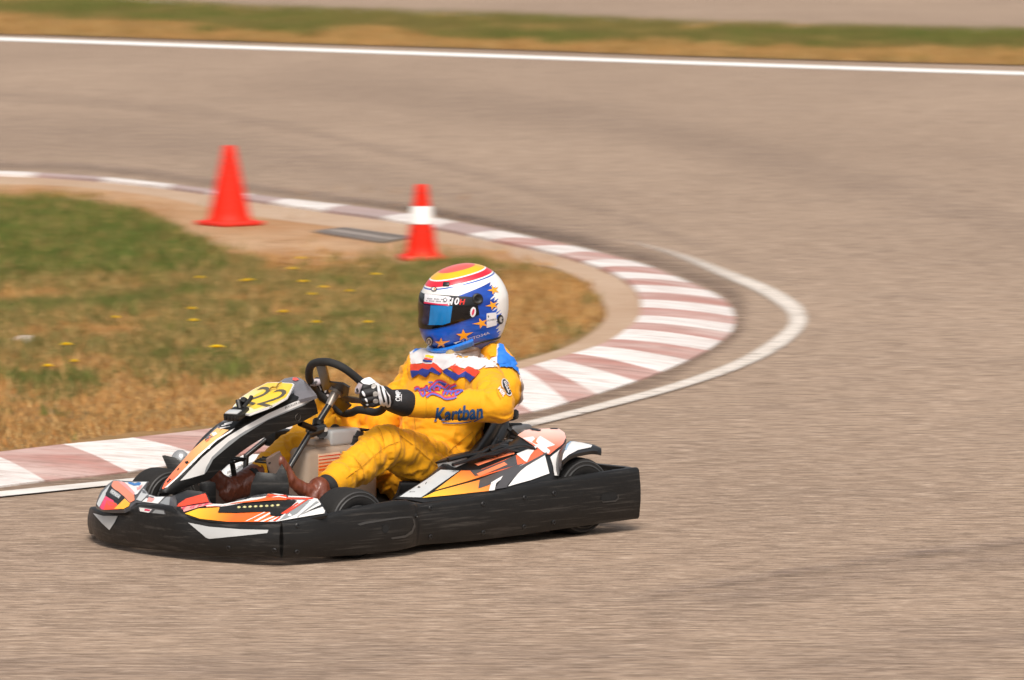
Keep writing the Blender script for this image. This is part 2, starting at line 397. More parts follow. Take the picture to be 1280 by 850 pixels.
# kerb : list of stripe borders (inner pixel, outer pixel); stripes alternate
BORD = [((-260, 588), (-210, 636)), ((-110, 574), (-70, 617)), ((-15, 566), (56, 600.5)), ((80, 555), (160, 589)), ((166, 547), (262, 573)), ((262, 536), (350, 561)),
 ((352, 520), (450, 546)), ((440, 503), (535, 533)), ((520, 488), (605, 524)), ((590, 474), (665, 514)), ((652, 460), (710, 503)), ((668, 455.5), (746, 492)), ((692, 449), (795, 476)), ((716, 442), (826, 464.5)), ((746, 432), (860, 450)),
 ((765, 423.5), (884, 437.5)), ((783, 411.5), (901, 426)), ((794, 402.5), (913, 416)), ((799.5, 394), (918, 405.5)), ((801.5, 384), (918.5, 395.5)), ((801, 374), (914, 384.5)), ((797.5, 365), (903, 373)), ((790.5, 356), (885, 363)),
 ((780, 348), (865, 354)), ((765, 340), (843, 345)), ((751, 334), (817, 335)), ((729, 326), (788, 325.5)), ((700, 317.5), (750, 315.5)), ((664, 309), (716, 307)), ((616, 299), (672, 298)), ((587, 292.5), (629, 288.5)),
 ((545, 284), (574, 277.5)), ((478, 272), (511, 267)), ((405, 262.5), (434, 256.5)), ((340, 253), (362, 248.5)), ((300, 247), (318, 243)), ((262, 241), (275, 237.5)), ((211, 234), (218, 230.5)), ((128, 225), (130, 221)), ((43, 219), (45, 215.8)),
 ((-40, 216), (-40, 212)), ((-200, 209), (-200, 204))]
ZI = .05
kb = MB(); ki = [G(*b[0], ZI) for b in BORD]; ko = [G(*b[1], .006) for b in BORD]
n = 5; ci = catmull(ki, n); cO = catmull(ko, n)
INNER = ci
for s in range(len(BORD) - 1):
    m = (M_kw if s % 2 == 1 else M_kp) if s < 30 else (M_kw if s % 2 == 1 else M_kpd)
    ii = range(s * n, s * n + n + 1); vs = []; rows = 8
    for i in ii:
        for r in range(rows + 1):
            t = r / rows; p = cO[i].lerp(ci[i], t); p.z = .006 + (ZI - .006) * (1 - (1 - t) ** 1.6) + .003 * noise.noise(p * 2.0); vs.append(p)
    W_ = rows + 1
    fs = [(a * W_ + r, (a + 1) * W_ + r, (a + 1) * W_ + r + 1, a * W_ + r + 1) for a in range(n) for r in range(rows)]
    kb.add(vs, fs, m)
    # outer lip and inner drop
    kb.add([cO[i] for i in ii] + [Vector((cO[i].x, cO[i].y, -.03)) for i in ii], [(a, a + 1, n + 1 + a + 1, n + 1 + a) for a in range(n)], m)
    kb.add([ci[i] for i in ii] + [Vector((ci[i].x, ci[i].y, -.03)) for i in ii], [(a, a + 1, n + 1 + a + 1, n + 1 + a) for a in range(n)], m)
tag(kb.build('kerb', None, frame=I4, origin=Vector((0, 0, 0)), sharp=50), kind='structure')
# infield inside the kerb
ZF = .03
inf = [Vector((p.x, p.y, ZF)).lerp(Vector((q.x, q.y, ZF)), .12) for p, q in zip(ci, cO)]
far = inf[-1]; near = inf[0]
flat('infield_soil', [[p for p in inf] + [Vector((far.x - 12, far.y, ZF)), Vector((near.x - 14, near.y - 2, ZF))]], M_soil, skirt=.05)
# concrete/sand apron round the kerb, 4 mm above the soil
apr_in = [(520, 500), (560, 482), (600, 466), (647, 452), (680, 443), (712, 432), (738, 417), (752, 405), (758, 394), (756, 382), (748, 370), (733, 354), (712, 342), (688, 334), (642, 328), (590, 326), (540, 326), (470, 325), (400, 322), (340, 318), (290, 306), (240, 292), (200, 277), (150, 262), (80, 252), (0, 246), (-120, 243), (-200, 238)]
ap_o = [G(*b[0], ZF + .004) for b in BORD[8:]]
ap_o = [Vector((p.x, p.y, ZF + .004)) for p in catmull(ap_o, 5)]; ap_i = [Vector((p.x, p.y, ZF + .004)) for p in catmull([G(u, v, ZF + .004) for u, v in apr_in], 5)]
flat('concrete_apron', [ap_o + ap_i[::-1]], M_conc)
sand_px = [(-200, 233), (0, 230), (100, 234), (200, 246), (260, 259), (330, 272), (400, 281), (450, 288), (520, 300), (600, 310), (640, 318), (642, 336), (560, 338), (470, 334), (400, 332), (330, 326), (280, 313), (230, 297), (190, 280), (120, 268), (0, 262), (-200, 252)]
flat('sandy_soil', [[Vector((p.x, p.y, ZF + .008)) for p in catmull([G(u, v, ZF + .008) for u, v in sand_px], 4, True)]], M_sand)

# painted lines
strip('white_line', [(-200, 641), (0, 620.5), (136, 606.5), (300, 589), (480, 566), (637, 539.5)], [(-200, 635), (0, 614), (136, 600.5), (300, 583), (480, 559), (637, 531)], .007, .007, M_near)
WORN = ( [(637, 539.5), (739, 515), (836, 490), (920, 463), (975, 437), (1004, 413), (1010, 397), (1000, 379), (965, 358), (905, 335), (855, 317), (812, 305), (780, 298)],
      [(637, 531), (739, 506), (836, 480), (912, 453), (957, 428), (981, 409), (985, 397), (976, 385), (945, 365), (895, 343), (850, 323), (810, 310), (780, 302)])
def hline(name, tab, h, m, z=.004, n=4): return strip(name, [(u, v + h) for u, v in tab], [(u, v) for u, v in tab], z, z, m, n)
hline('far_white_line', [(-900, 22), (-300, 38), (0, 46.5), (320, 57.5), (640, 68.5), (960, 79.5), (1280, 89.5), (1600, 99), (2400, 126)], 4.2, M_line)
# rubber dust along the kerb, tyre marks
faded('worn_white_line', WORN[0], WORN[1], .007, M_wline, 6, .5, 0, True)
_ob = [b[1] for b in BORD[1:34]]
faded('rubber_dust', [(u - 2, v - 1) for u, v in _ob], [(u + (20 if v > 395 else 30) * (1 if u > 640 else 0), v + (14 if u < 860 and v > 430 else (-16 if v < 380 else 3))) for u, v in _ob], .0035, M_grime, 3, .25, .05)
def mark(name, px, w, m, z, peak=.5): return faded(name, px, [(u, v + w) for u, v in px], z, m, 5, peak)
mark('tyre_mark', [(780, 740), (860, 727), (1000, 705), (1140, 684), (1280, 668), (1500, 640)], 13, M_skid, .016)
mark('tyre_mark', [(760, 740), (960, 708), (1100, 688), (1200, 672), (1500, 630)], 60, M_skid2, .012)
mark('tyre_mark', [(-400, 90), (60, 112), (200, 124), (350, 146), (520, 186), (700, 236), (860, 290), (1000, 345)], 22, M_skid2, .008)
mark('tyre_mark', [(-400, 120), (100, 130), (300, 150), (450, 180), (600, 225), (760, 275), (950, 345)], 75, M_skid2, .012)
mark('tyre_mark', [(300, 60), (700, 110), (900, 150), (1100, 205), (1280, 252), (1500, 330)], 70, M_skid2, .008)
mark('tyre_mark', [(-300, 190), (100, 200), (260, 218), (400, 236), (560, 258), (700, 288), (820, 320)], 16, M_skid, .016)
mark('tyre_mark', [(900, 800), (1150, 765), (1500, 715)], 110, M_skid2, .008)
mark('tyre_mark', [(-300, 780), (200, 800), (600, 790), (900, 770)], 80, M_skid2, .008)

# far verge between the two tracks
vb = [(-900, 26), (-300, 38), (0, 42.5), (100, 45), (300, 51.5), (440, 56), (640, 62), (860, 70), (1100, 77), (1280, 81.5), (1600, 92), (2400, 118)]
vt = [(-900, -52), (-300, -25), (0, -10), (100, -3), (300, 11), (440, 16), (640, 22), (860, 31), (1100, 38), (1280, 41.5), (1600, 52), (2400, 74)]
strip('verge_soil', vb, vt, .01, .01, M_soil)
hline('distant_white_line', [(u, v - 1.5) for u, v in vt], 1.7, M_line, .014)

# ------------------------------------------------------------------ grass (one mass each)
def grassmat(name):
    m = D.materials.new(name); m.use_nodes = True; b = m.node_tree.nodes['Principled BSDF']; a = m.node_tree.nodes.new('ShaderNodeVertexColor'); a.layer_name = 'blade'
    m.node_tree.links.new(a.outputs[0], b.inputs['Base Color']); b.inputs['Roughness'].default_value = .75; b.inputs['Specular IOR Level'].default_value = .2; return m
M_grass = grassmat('grass_blades')
def blades(name, pts, cols, hs, z0):
    n = len(pts); a = rng.uniform(0, 2 * math.pi, n); lean = rng.uniform(.1, .8, n) * hs; wd = rng.uniform(.0022, .0045, n) * np.clip(hs / .05, .8, 1.6)
    la = rng.uniform(0, 2 * math.pi, n); ca, sa = np.cos(a), np.sin(a)
    V = np.zeros((n, 3, 3)); V[:, 0, 0] = pts[:, 0] - ca * wd; V[:, 0, 1] = pts[:, 1] - sa * wd; V[:, 1, 0] = pts[:, 0] + ca * wd; V[:, 1, 1] = pts[:, 1] + sa * wd
    V[:, 0, 2] = V[:, 1, 2] = z0; V[:, 2, 0] = pts[:, 0] + np.cos(la) * lean; V[:, 2, 1] = pts[:, 1] + np.sin(la) * lean; V[:, 2, 2] = z0 + hs
    me = D.meshes.new(name); me.vertices.add(3 * n); me.loops.add(3 * n); me.polygons.add(n)
    me.vertices.foreach_set('co', V.reshape(-1)); me.loops.foreach_set('vertex_index', np.arange(3 * n, dtype=np.int32)); me.polygons.foreach_set('loop_start', np.arange(0, 3 * n, 3, dtype=np.int32)); me.polygons.foreach_set('loop_total', np.full(n, 3, dtype=np.int32))
    me.update(calc_edges=True); ca_ = me.color_attributes.new('blade', 'FLOAT_COLOR', 'POINT'); C = np.ones((n, 3, 4)); C[:, :, :3] = cols[:, None, :]; ca_.data.foreach_set('color', C.reshape(-1))
    me.materials.append(M_grass); o = D.objects.new(name, me); COL.objects.link(o); tag(o, kind='stuff'); return o
GREEN = np.array([(.095, .135, .022), (.15, .17, .035), (.065, .10, .02)]); OLIVE = np.array([(.17, .145, .04), (.13, .125, .035), (.21, .165, .055)]); DRY = np.array([(.46, .27, .095), (.38, .21, .07), (.53, .34, .14)]); RUST = np.array([(.38, .165, .045), (.44, .215, .065), (.22, .115, .04)])
def fbm(x, y, s, o=0):
    return noise.fractal(Vector((x * s + o, y * s * .6 + o, o)), .8, 2.0, 4)
def seg(t, a, b): return min(1, max(0, (t - a) / (b - a)))
inpoly = [(p.x, p.y) for p in ([q for q in inf] + [Vector((far.x - 12, far.y, 0)), Vector((near.x - 14, near.y - 2, 0))])]
def grow_infield(N_):
    P = []; Cc = []; H = []; tries = 0
    while len(P) < N_ and tries < N_ * 8:
        tries += 1
        u = random.uniform(-330, 765); v = random.uniform(236, 605); g = G(u, v, ZF)
        if random.random() > (g.y / 41.0) ** 2.0: continue
        zone = None
        top = interp(u, [(-330, 236), (-60, 248), (0, 250), (80, 252), (150, 262), (200, 280), (240, 300), (290, 316), (340, 322), (470, 327), (560, 330), (620, 326), (690, 336), (735, 355), (757, 392)])
        bot = interp(u, [(-330, 598), (-60, 572), (0, 563), (80, 553), (166, 545), (262, 533), (352, 517), (440, 500), (520, 480), (600, 463), (650, 450), (712, 431), (752, 405), (762, 393)])
        jit = 16 * fbm(g.x, g.y, 2.6, 5) + 6 * fbm(g.x, g.y, 8, 6)
        if v < top + jit or v > bot - 2 + jit * .4 or u > 760: 
            if not (230 < v < top and random.random() < .008 + .35 * math.exp(-(top + jit - v) / 5.0) and u < 640): continue
        a = fbm(g.x, g.y, 1.3, 1); b = fbm(g.x, g.y, 4, 9); c = fbm(g.x, g.y, 2.4, 13)
        gr = 0.0
        gr += seg(v, top - 5, top + 10) * seg(310 - (v - 290) * .6, u - 40, u + 60) * seg(u, -260, -120) * (1 if v < 330 else seg(350, v - 10, v + 10)) * 1.3    # lush corner at the far left
        mid = seg(v, 300, 340) * seg(505, v, v + 60) * seg(640, u, u + 90)
        olive = mid * .55 + a * .55 + b * .3 + c * .35 - seg(v, 440, 540) * .25
        if gr * (1 - .25 * seg(v, 285, 320)) > .55 + .45 * b + .5 * c: pal = GREEN if random.random() < .72 + .4 * b else (OLIVE if random.random() < .6 else DRY); h = random.uniform(.03, .09); dens = 1
        elif a + .5 * b + c > .58 and mid > .3: pal = GREEN if random.random() < .45 else OLIVE; h = random.uniform(.03, .08); dens = 1
        elif olive > .28: pal = OLIVE if random.random() < .72 else DRY; h = random.uniform(.02, .07); dens = .95
        else: pal = DRY if random.random() < .55 else RUST; h = random.uniform(.012, .05); dens = .5 + .35 * (b > -.1)
        if v > 500: h *= .8
        if random.random() < .01: h *= 2.0
        if random.random() > dens: continue
        k = pal[random.randrange(3)] * random.uniform(.75, 1.3); P.append((g.x, g.y)); Cc.append(k); H.append(h)
    return np.array(P), np.array(Cc), np.array(H)
P_, C_, H_ = grow_infield(GRASS_N); blades('infield_grass', P_, C_, H_, ZF)
def grow_verge(N_):
    P = []; Cc = []; H = []
    while len(P) < N_:
        u = random.uniform(-400, 1640); b0 = interp(u, vb); t0 = interp(u, vt); v = random.uniform(max(t0, -25), b0); g = G(u, v, .01); t = (v - t0) / (b0 - t0); a = fbm(g.x, g.y, .5, 2) + .5 * fbm(g.x, g.y, 3.5, 8); b = fbm(g.x, g.y, 1.7, 4)
        if t > .66 + .35 * a: pal = DRY if random.random() < .55 else (RUST if random.random() < .5 else OLIVE); h = random.uniform(.02, .09)
        elif a + .4 * b > .2: pal = GREEN if random.random() < .6 else OLIVE; h = random.uniform(.05, .13)
        elif b > .28: pal = DRY; h = random.uniform(.03, .09)
        else: pal = OLIVE; h = random.uniform(.04, .13)
        P.append((g.x, g.y)); Cc.append(pal[random.randrange(3)] * random.uniform(.8, 1.25)); H.append(h)
    return np.array(P), np.array(Cc), np.array(H)
P_, C_, H_ = grow_verge(int(GRASS_N * .62)); blades('verge_grass', P_, C_, H_, .01)

# dandelions
M_pet = mat('dandelion_yellow', (.88, .62, .01), .6, var=.2, scale=200); M_stem = mat('flower_stem', (.12, .16, .04), .7)
fl0 = None
fpx = [(271, 436), (83, 433), (93, 454), (390, 370), (405, 361), (379, 354), (250, 349), (240, 388), (242, 403), (354, 392), (395, 405), (437, 366), (460, 405), (376, 325), (365, 338), (145, 399), (312, 352), (305, 353), (470, 345), (545, 385), (60, 460)]
for i, (u, v) in enumerate(fpx):
    g = G(u, v, ZF + .07)
    if fl0 is None:
        mb = MB(); mb.sweep([(0, 0, 0), (.004, 0, .04), (0, .002, .075)], .0018, M_stem, 6)
        for ring, (rad, nn, hh) in enumerate([(.026, 16, .006), (.019, 13, .010), (.011, 9, .014)]):
            for k in range(nn):
                a = 2 * math.pi * k / nn + ring; c, s = math.cos(a), math.sin(a); wv = .0035
                mb.add([(0, 0, .074), (c * rad * .6 - s * wv, s * rad * .6 + c * wv, .074 + hh * .9), (c * rad, s * rad, .074 + hh), (c * rad * .6 + s * wv, s * rad * .6 - c * wv, .074 + hh * .9)], [(0, 1, 2, 3)], M_pet)
        fl0 = mb.build('dandelion', None, frame=I4, origin=Vector((0, 0, 0)), smooth=False); o = fl0
    else: o = fl0.copy(); COL.objects.link(o)
    o.location = (g.x, g.y, ZF); s = 1.5 if i in (0,) else random.uniform(.75, 1.15); o.scale = (s, s, 1); o.rotation_euler = (0, 0, random.uniform(0, 6)); WM[o] = Matrix.Translation(o.location)
    tag(o, 'small yellow dandelion in the dry infield grass' if i else 'largest yellow dandelion, in the grass left of the kart nose plate', 'flower', 'dandelions in the infield grass' if i else None)

# pale stone at the far left of the infield
M_stone = mat('pale_stone', (.5, .40, .33), .9, var=.25, scale=25, bump=.5)
mb = MB(); bm = bmesh.new(); bmesh.ops.create_icosphere(bm, subdivisions=3, radius=1)
for v_ in bm.verts: v_.co *= 1 + .35 * noise.noise(v_.co * 1.7) + .1 * noise.noise(v_.co * 5); v_.co = Vector((v_.co.x * .055, v_.co.y * .045, v_.co.z * .032))
mb.addbm(bm, M_stone); g = G(30, 431, ZF)
tag(mb.build('stone', None, frame=Matrix.Translation(g + Vector((0, 0, .012))), sharp=0), 'pale pinkish stone lying in the grass at the left edge', 'stone')

# drain grate
M_grate = mat('grate_metal', (.22, .185, .16), .6, .3, var=.3); M_pit = mat('drain_pit', (.16, .125, .10), .9)
c4 = [G(395, 290, ZF + .012), G(430, 285.5, ZF + .012), G(512, 297, ZF + .012), G(478, 303.5, ZF + .012)]
dr = empty('drain_grate', Matrix.Translation((c4[0] + c4[2]) / 2 - Vector((0, 0, .0))), 'dark slotted metal drain grate set in the sand between the two cones', 'drain grate')
def q(s, t): return c4[0].lerp(c4[1], t).lerp(c4[3].lerp(c4[2], t), s)
mb = MB(); 
def bar(mb, p, q_, w, h, m, z=0):
    d = (q_ - p).normalized(); s = Vector((-d.y, d.x, 0)) * w / 2; z0 = Vector((0, 0, z)); up = Vector((0, 0, h))
    mb.add([p - s + z0, p + s + z0, q_ + s + z0, q_ - s + z0, p - s + z0 + up, p + s + z0 + up, q_ + s + z0 + up, q_ - s + z0 + up], [(0, 1, 2, 3), (4, 5, 6, 7), (0, 1, 5, 4), (1, 2, 6, 5), (2, 3, 7, 6), (3, 0, 4, 7)], m)
M_lightgrate = mat('grate_light_metal', (.40, .34, .30), .6, .2, var=.3)
for a_, b_ in ((q(0, 0), q(0, 1)), (q(0, 1), q(1, 1)), (q(1, 1), q(1, 0)), (q(1, 0), q(0, 0))): bar(mb, a_, b_, .03, .010, M_grate, -.003)
mb.build('frame', dr, frame=I4, smooth=False)
mb = MB(); mb.add([q(0, 0), q(0, 1), q(1, 1), q(1, 0)], [(0, 1, 2, 3)], M_pit); mb.build('pit', dr, frame=I4, smooth=False)
mb = MB()
for k in range(1, 7): bar(mb, q(0.02, k / 7), q(.98, k / 7), .026, .004, M_lightgrate if k in (3, 4) else M_grate, .002)
mb.build('slats', dr, frame=I4, smooth=False)

# ------------------------------------------------------------------ cones
M_orange = mat('cone_orange', (.70, .018, .003), .5, var=.12, scale=8, scuff=.6, scuffcol=(.30, .03, .02), spec=.2); M_orange2 = mat('cone_base_orange', (.66, .025, .010), .55, var=.15, scale=12); M_band = mat('cone_band_white', (.80, .77, .74), .5, var=.06)
def cone(px, base, top, h, rb, rt, label, band, bw, rotz, col):
    c = G(px, base, ZF + .008); r = empty('traffic_cone', Matrix.Translation(c), label, 'traffic cone', 'traffic cones on the inside of the corner'); fr = Matrix.Translation(c) @ Matrix.Rotation(rotz, 4, 'Z')
    mb = MB(); mb.box((-bw, -bw, 0), (bw, bw, .028), M_orange2, .010, seg=3); mb.build('base', r, frame=fr)
    def rad(z): return rb + (rt - rb) * (z - .028) / (h - .028)
    prof = [(rb + .014, .024), (rb + .006, .034), (rad(.05), .05)] + [(rad(z), z) for z in np.linspace(.08, h - .012, 10)] + [(rt - .002, h - .003), (rt - .008, h), (rt - .014, h - .004), (rt - .014, h - .05), (.0005, h - .055)]
    mb = MB(); mb.lathe(prof, col, 'z', seg=48); mb.build('body', r, frame=fr)
    if band:
        mb = MB(); z0, z1 = band; mb.lathe([(rad(z0) + .001, z0), (rad(z0) + .0035, z0 + .003), (rad(z1) + .0035, z1 - .003), (rad(z1) + .001, z1)], M_band, 'z', seg=48); mb.build('white_band', r, frame=fr)
cone(287, 281.5, 185, .466, .128, .032, 'plain red-orange traffic cone on the sand near the far edge of the infield', None, .145, R(38), M_orange)
cone(527, 325, 231, .408, .088, .032, 'red-orange traffic cone with one white band beside the drain grate', (.195, .292), .112, R(10), M_orange)
# ------------------------------------------------------------------ kart materials
BLK = mat('black_plastic', (.0065, .006, .0056), .46, var=.3, scale=14, bump=.35, bscale=30, scuff=.65, scuffcol=(.085, .075, .066), spec=.4)
BLKS = mat('black_smooth_plastic', (.008, .0078, .008), .35, var=.2, scuff=.15, scuffcol=(.09, .085, .08))
RUB = mat('tyre_rubber', (.017, .0155, .0145), .8, var=.25, scale=20, bump=.3, stretch=(1, 6, 1), spec=.3)
RUBD = mat('wheel_rubber', (.018, .017, .017), .6, var=.2, spec=.35)
SOFT = mat('grip_suede', (.014, .0135, .013), .8, var=.25, scale=60, bump=.3)
STEEL = mat('brushed_steel', (.46, .40, .35), .35, .6, var=.2, scale=40)
TUBE = mat('frame_tube', (.02, .02, .02), .3, var=.2, coat=.3)
ORG = mat('sticker_orange', (.88, .12, .012), .28, var=.06, coat=.4); RED = mat('sticker_red_orange', (.80, .055, .012), .3, var=.06, coat=.4)
SAL = mat('sticker_salmon', (.85, .22, .10), .32, var=.07, scale=12, coat=.4); AMB = mat('sticker_amber', (.90, .40, .02), .3, var=.07, coat=.4)
YEL = mat('sticker_yellow', (.90, .58, .01), .32, var=.06, coat=.3); PALEY = mat('plate_pale_yellow', (.86, .70, .28), .35, var=.1, scale=14, coat=.3)
WHT = mat('sticker_white', (.78, .76, .74), .3, var=.05, coat=.4); GRY = mat('sticker_grey', (.26, .27, .275), .35, var=.08, coat=.3); LGR = mat('sticker_light_grey', (.50, .51, .51), .35, var=.1, scale=15, coat=.3)
DGR = mat('sticker_dark_grey', (.065, .062, .065), .35, var=.2, coat=.3); PNK = mat('sticker_pink', (.78, .30, .27), .35, var=.15, scale=15, coat=.3); BLU = mat('sticker_blue', (.02, .16, .45), .35, var=.1)
MAG = mat('sticker_magenta', (.70, .04, .12), .35); SMK = mat('smoked_plastic', (.15, .14, .15), .22, var=.45, scale=11, coat=.6)
BEI = mat('tank_beige', (.42, .32, .24), .38, var=.12, scale=10); LED = mat('led_lens', (.55, .50, .22), .25, var=.2, coat=.6)
kart = empty('racing_kart', KM, 'black racing kart with orange and white stickers and yellow number 22 plate', 'go-kart')
def gradient(name, c1, c2, p1, p2, extra=None):
    """printed colour blend along a local direction of the kart body"""
    m = mat(name, c1, .3, var=.03, coat=.4); N = m.node_tree.nodes; K = m.node_tree.links; b = N['Principled BSDF']
    tc = [n for n in N if n.type == 'TEX_COORD'][0]; p1 = Vector(p1); d = Vector(p2) - p1
    vm = N.new('ShaderNodeVectorMath'); vm.operation = 'SUBTRACT'; vm.inputs[1].default_value = p1; K.new(tc.outputs['Object'], vm.inputs[0])
    dt = N.new('ShaderNodeVectorMath'); dt.operation = 'DOT_PRODUCT'; dt.inputs[1].default_value = d / d.length_squared; K.new(vm.outputs[0], dt.inputs[0])
    mx = N.new('ShaderNodeMix'); mx.data_type = 'RGBA'; mx.clamp_factor = True; K.new(dt.outputs['Value'], mx.inputs[0]); mx.inputs[6].default_value = (*c1, 1); mx.inputs[7].default_value = (*c2, 1); K.new(mx.outputs[2], b.inputs['Base Color']); return m

M_rib_hilite = mat('rib_and_edge_highlight', (.042, .04, .038), .4, var=.3)  # tyre sidewall ribs, and highlights painted on the bumper recess and slot
# ---- bumpers -----------------------------------------------------------
def skirt(name, st, closed=False, m=BLK, th=.03, bulge=.006):
    """st: list of (x, y, ztop, zbot, outward nx, ny)"""
    prof = [(-th, 0), (-.006, 0), (0, .05), (bulge, .35), (bulge, .6), (0, .90), (-.002, .955), (-.008, .99), (-.016, 1.0), (-th, .99), (-th - .003, .9), (-th, .5)]
    mb = MB(); vs = []; n = len(st); k = len(prof)
    for (x, y, zt, zb, nx, ny) in st:
        for o, h in prof: vs.append(Vector((x + nx * o, y + ny * o, zb + (zt - zb) * h)))
    fs = [(i * k + j, (i + 1) * k + j, (i + 1) * k + (j + 1) % k, i * k + (j + 1) % k) for i in range(n - 1) for j in range(k)]
    fs += [tuple(range(k))[::-1], tuple((n - 1) * k + j for j in range(k))]
    mb.add(vs, fs, m); return mb
def stations(path, top, bot, n=10):
    """path: plan points (x,y); top/bot: pixel tables u -> v"""
    P = catmull([Vector((x, y, 0)) for x, y in path], n); out = []
    for i, p in enumerate(P):
        t = (P[min(i + 1, len(P) - 1)] - P[max(i - 1, 0)]).normalized(); nn = Vector((t.y, -t.x)) ; 
        if nn.dot(Vector((p.x - .05, p.y))) < 0: nn = -nn
        zt = .2; zb = .03
        u, _ = kproj((p.x, p.y, .1))
        for _ in range(3):
            v0 = kproj((p.x, p.y, 0))[1]; v1 = kproj((p.x, p.y, .3))[1]; s = (v0 - v1) / .3
            zt = (v0 - interp(u, top)) / s; zb = (v0 - interp(u, bot)) / s
        out.append((p.x, p.y, zt, zb, nn.x, nn.y))
    return out
TOPN = [(116, 633), (118, 634.5), (124, 637), (132, 639), (145, 640), (157, 639), (165, 634), (170, 630), (179, 629.5), (205, 632), (217, 634), (224, 640), (232, 646), (243, 649.5), (260, 653), (278, 655.5), (322, 656.5), (348, 655), (362, 653)]
BOTN = [(116, 668), (118, 672.5), (124, 676), (132, 678.5), (150, 682), (180, 686), (220, 690), (259, 694), (300, 696.5), (361, 698)]
FRONTP = [(.40, -.585), (.50, -.588), (.60, -.565), (.70, -.505), (.775, -.42), (.855, -.28), (.90, -.12), (.925, .05), (.928, .18), (.91, .30), (.885, .42), (.855, .52), (.822, .595)]
fb = skirt('front_bumper', stations(FRONTP, TOPN, BOTN)); B = fb.bvh()
decal(fb, [(117.0, 641.5), (130, 645), (148, 645), (144, 653), (137.5, 662.5), (128, 654)], LGR, B)
decal(fb, [(235.7, 653.3), (262, 658.5), (300, 661.5), (335.8, 662.4), (334.5, 666.3), (300, 670), (262, 673.5), (258, 672)], LGR, B)
decal(fb, [(173.8, 633.8), (176, 633), (206, 637.5), (208.3, 643.2), (205, 643.4), (176, 639.7), (173.5, 637)], DGR, B)
decal(fb, [(175, 634.5), (191, 636.6), (187, 641), (176, 639.2)], WHT, B, .003); decal(fb, [(182, 636), (189, 637), (188, 639), (181.5, 638.4)], MAG, B, .0036); decal(fb, [(195, 637), (205.5, 638.5), (206.5, 642.6), (191, 641.3)], GRY, B, .003)
o_fb = fb.build('front_bumper', kart, sharp=50)
def bolts(parent, pts, B, r=.0085, m=BLKS):
    for (u, v) in pts:
        d = (KR @ ray(u, v)).normalized(); h, n, _, _ = B.ray_cast(KC, d)
        if h is None: continue
        mb = MB(); q_ = n.to_track_quat('Z', 'Y').to_matrix().to_4x4(); q_.translation = h
        vs = []; prof = [(r, -.001), (r, .002), (r * .75, .0035), (r * .45, .0035), (r * .35, .0015), (.0005, .0015)]; t = MB(); t.lathe(prof, m, 'z', seg=16)
        mb.add([q_ @ p for p in t.v], t.f, m); mb.build('bolt', parent)
bolts(o_fb, [(286, 685), (343, 688)], B)

TOPS = [(356, 652), (368, 652), (410, 644), (440, 636), (478, 629), (499, 625.5), (512, 625), (522, 628), (532, 629.5), (560, 625), (594, 620.5), (640, 610), (692, 599.5), (745, 591.5), (796, 584.5), (803, 584)]
BOTS = [(356, 698), (400, 696.5), (440, 694.5), (499, 688.5), (529, 681), (560, 679), (603, 675), (650, 669), (692, 663), (749, 655), (790, 649.5), (803, 648)]
SIDEP = [(.815, .60), (.70, .625), (.55, .645), (.43, .662), (.34, .668), (.275, .655), (.225, .628), (.12, .630), (0, .642), (-.2, .655), (-.45, .664), (-.68, .668), (-.775, .665)]
sb = skirt('side_bumper', stations(SIDEP, TOPS, BOTS, 8)); B = sb.bvh()
M_hole = mat('dark_opening', (.004, .004, .004), .8)
decal(sb, [(751, 619), (753, 617.5), (768, 615.5), (770.5, 617), (770.5, 622.5), (768, 624.5), (753, 626), (751, 624.5)], M_hole, B, .002)
decal(sb, [(446, 655), (456, 652), (500, 646), (515, 645.5), (516, 647), (500, 648), (456, 655), (450, 657)], M_rib_hilite, B, .0014)  # paler streak: highlight along the recess painted on the bumper
decal(sb, [(488, 672), (506, 669), (514, 663), (517, 655), (515, 648), (518, 650), (519, 658), (515, 667), (506, 672), (490, 674)], M_rib_hilite, B, .0014)  # painted highlight carried on round the end of the recess
decal(sb, [(477.5, 658), (480, 655.5), (484, 656), (486, 660), (484, 665), (480, 666), (477.5, 663)], M_hole, B, .002, smooth=True)
decal(sb, [(751, 625.5), (753, 626.8), (768.5, 625.2), (771.5, 622.5), (771.5, 618), (773, 618), (772.5, 624), (769, 627), (753, 628.2)], M_rib_hilite, B, .0025)  # lighter rim painted as the highlight on the slot's lower edge
o_sb = sb.build('side_bumper', kart, sharp=50); bolts(o_sb, [(538, 635), (604, 630), (656, 622), (692.6, 616.7), (538, 671), (604, 665.7), (655, 658.5), (692, 653), (372, 657), (371, 690), (520, 645)], B)
# far side bumper (mirror)
mir = [(x, -y, .185 + .02 * math.cos(x * 3), .035, nx, -ny) for x, y, a, b, nx, ny in stations(SIDEP, TOPS, BOTS, 4)]
mir = [q_ for q_ in mir if q_[0] < .12]
skirt('side_bumper', mir).build('side_bumper', kart, sharp=50)
# rear bumper
rp = catmull([Vector((-.66, .664, 0)), Vector((-.735, .662, 0)), Vector((-.785, .635, 0)), Vector((-.80, .56, 0)), Vector((-.80, .3, 0)), Vector((-.80, 0, 0)), Vector((-.80, -.3, 0)), Vector((-.80, -.56, 0)), Vector((-.785, -.635, 0)), Vector((-.735, -.662, 0)), Vector((-.66, -.664, 0))], 6)
st = []
for i, p in enumerate(rp):
    t = (rp[min(i + 1, len(rp) - 1)] - rp[max(i - 1, 0)]).normalized(); nn = Vector((t.y, -t.x)); nn = -nn if nn.dot(Vector((p.x, p.y))) < 0 else nn
    st.append((p.x - nn.x * .004, p.y - nn.y * .004, .218, .045, nn.x, nn.y))
skirt('rear_bumper', st).build('rear_bumper', kart, sharp=50)

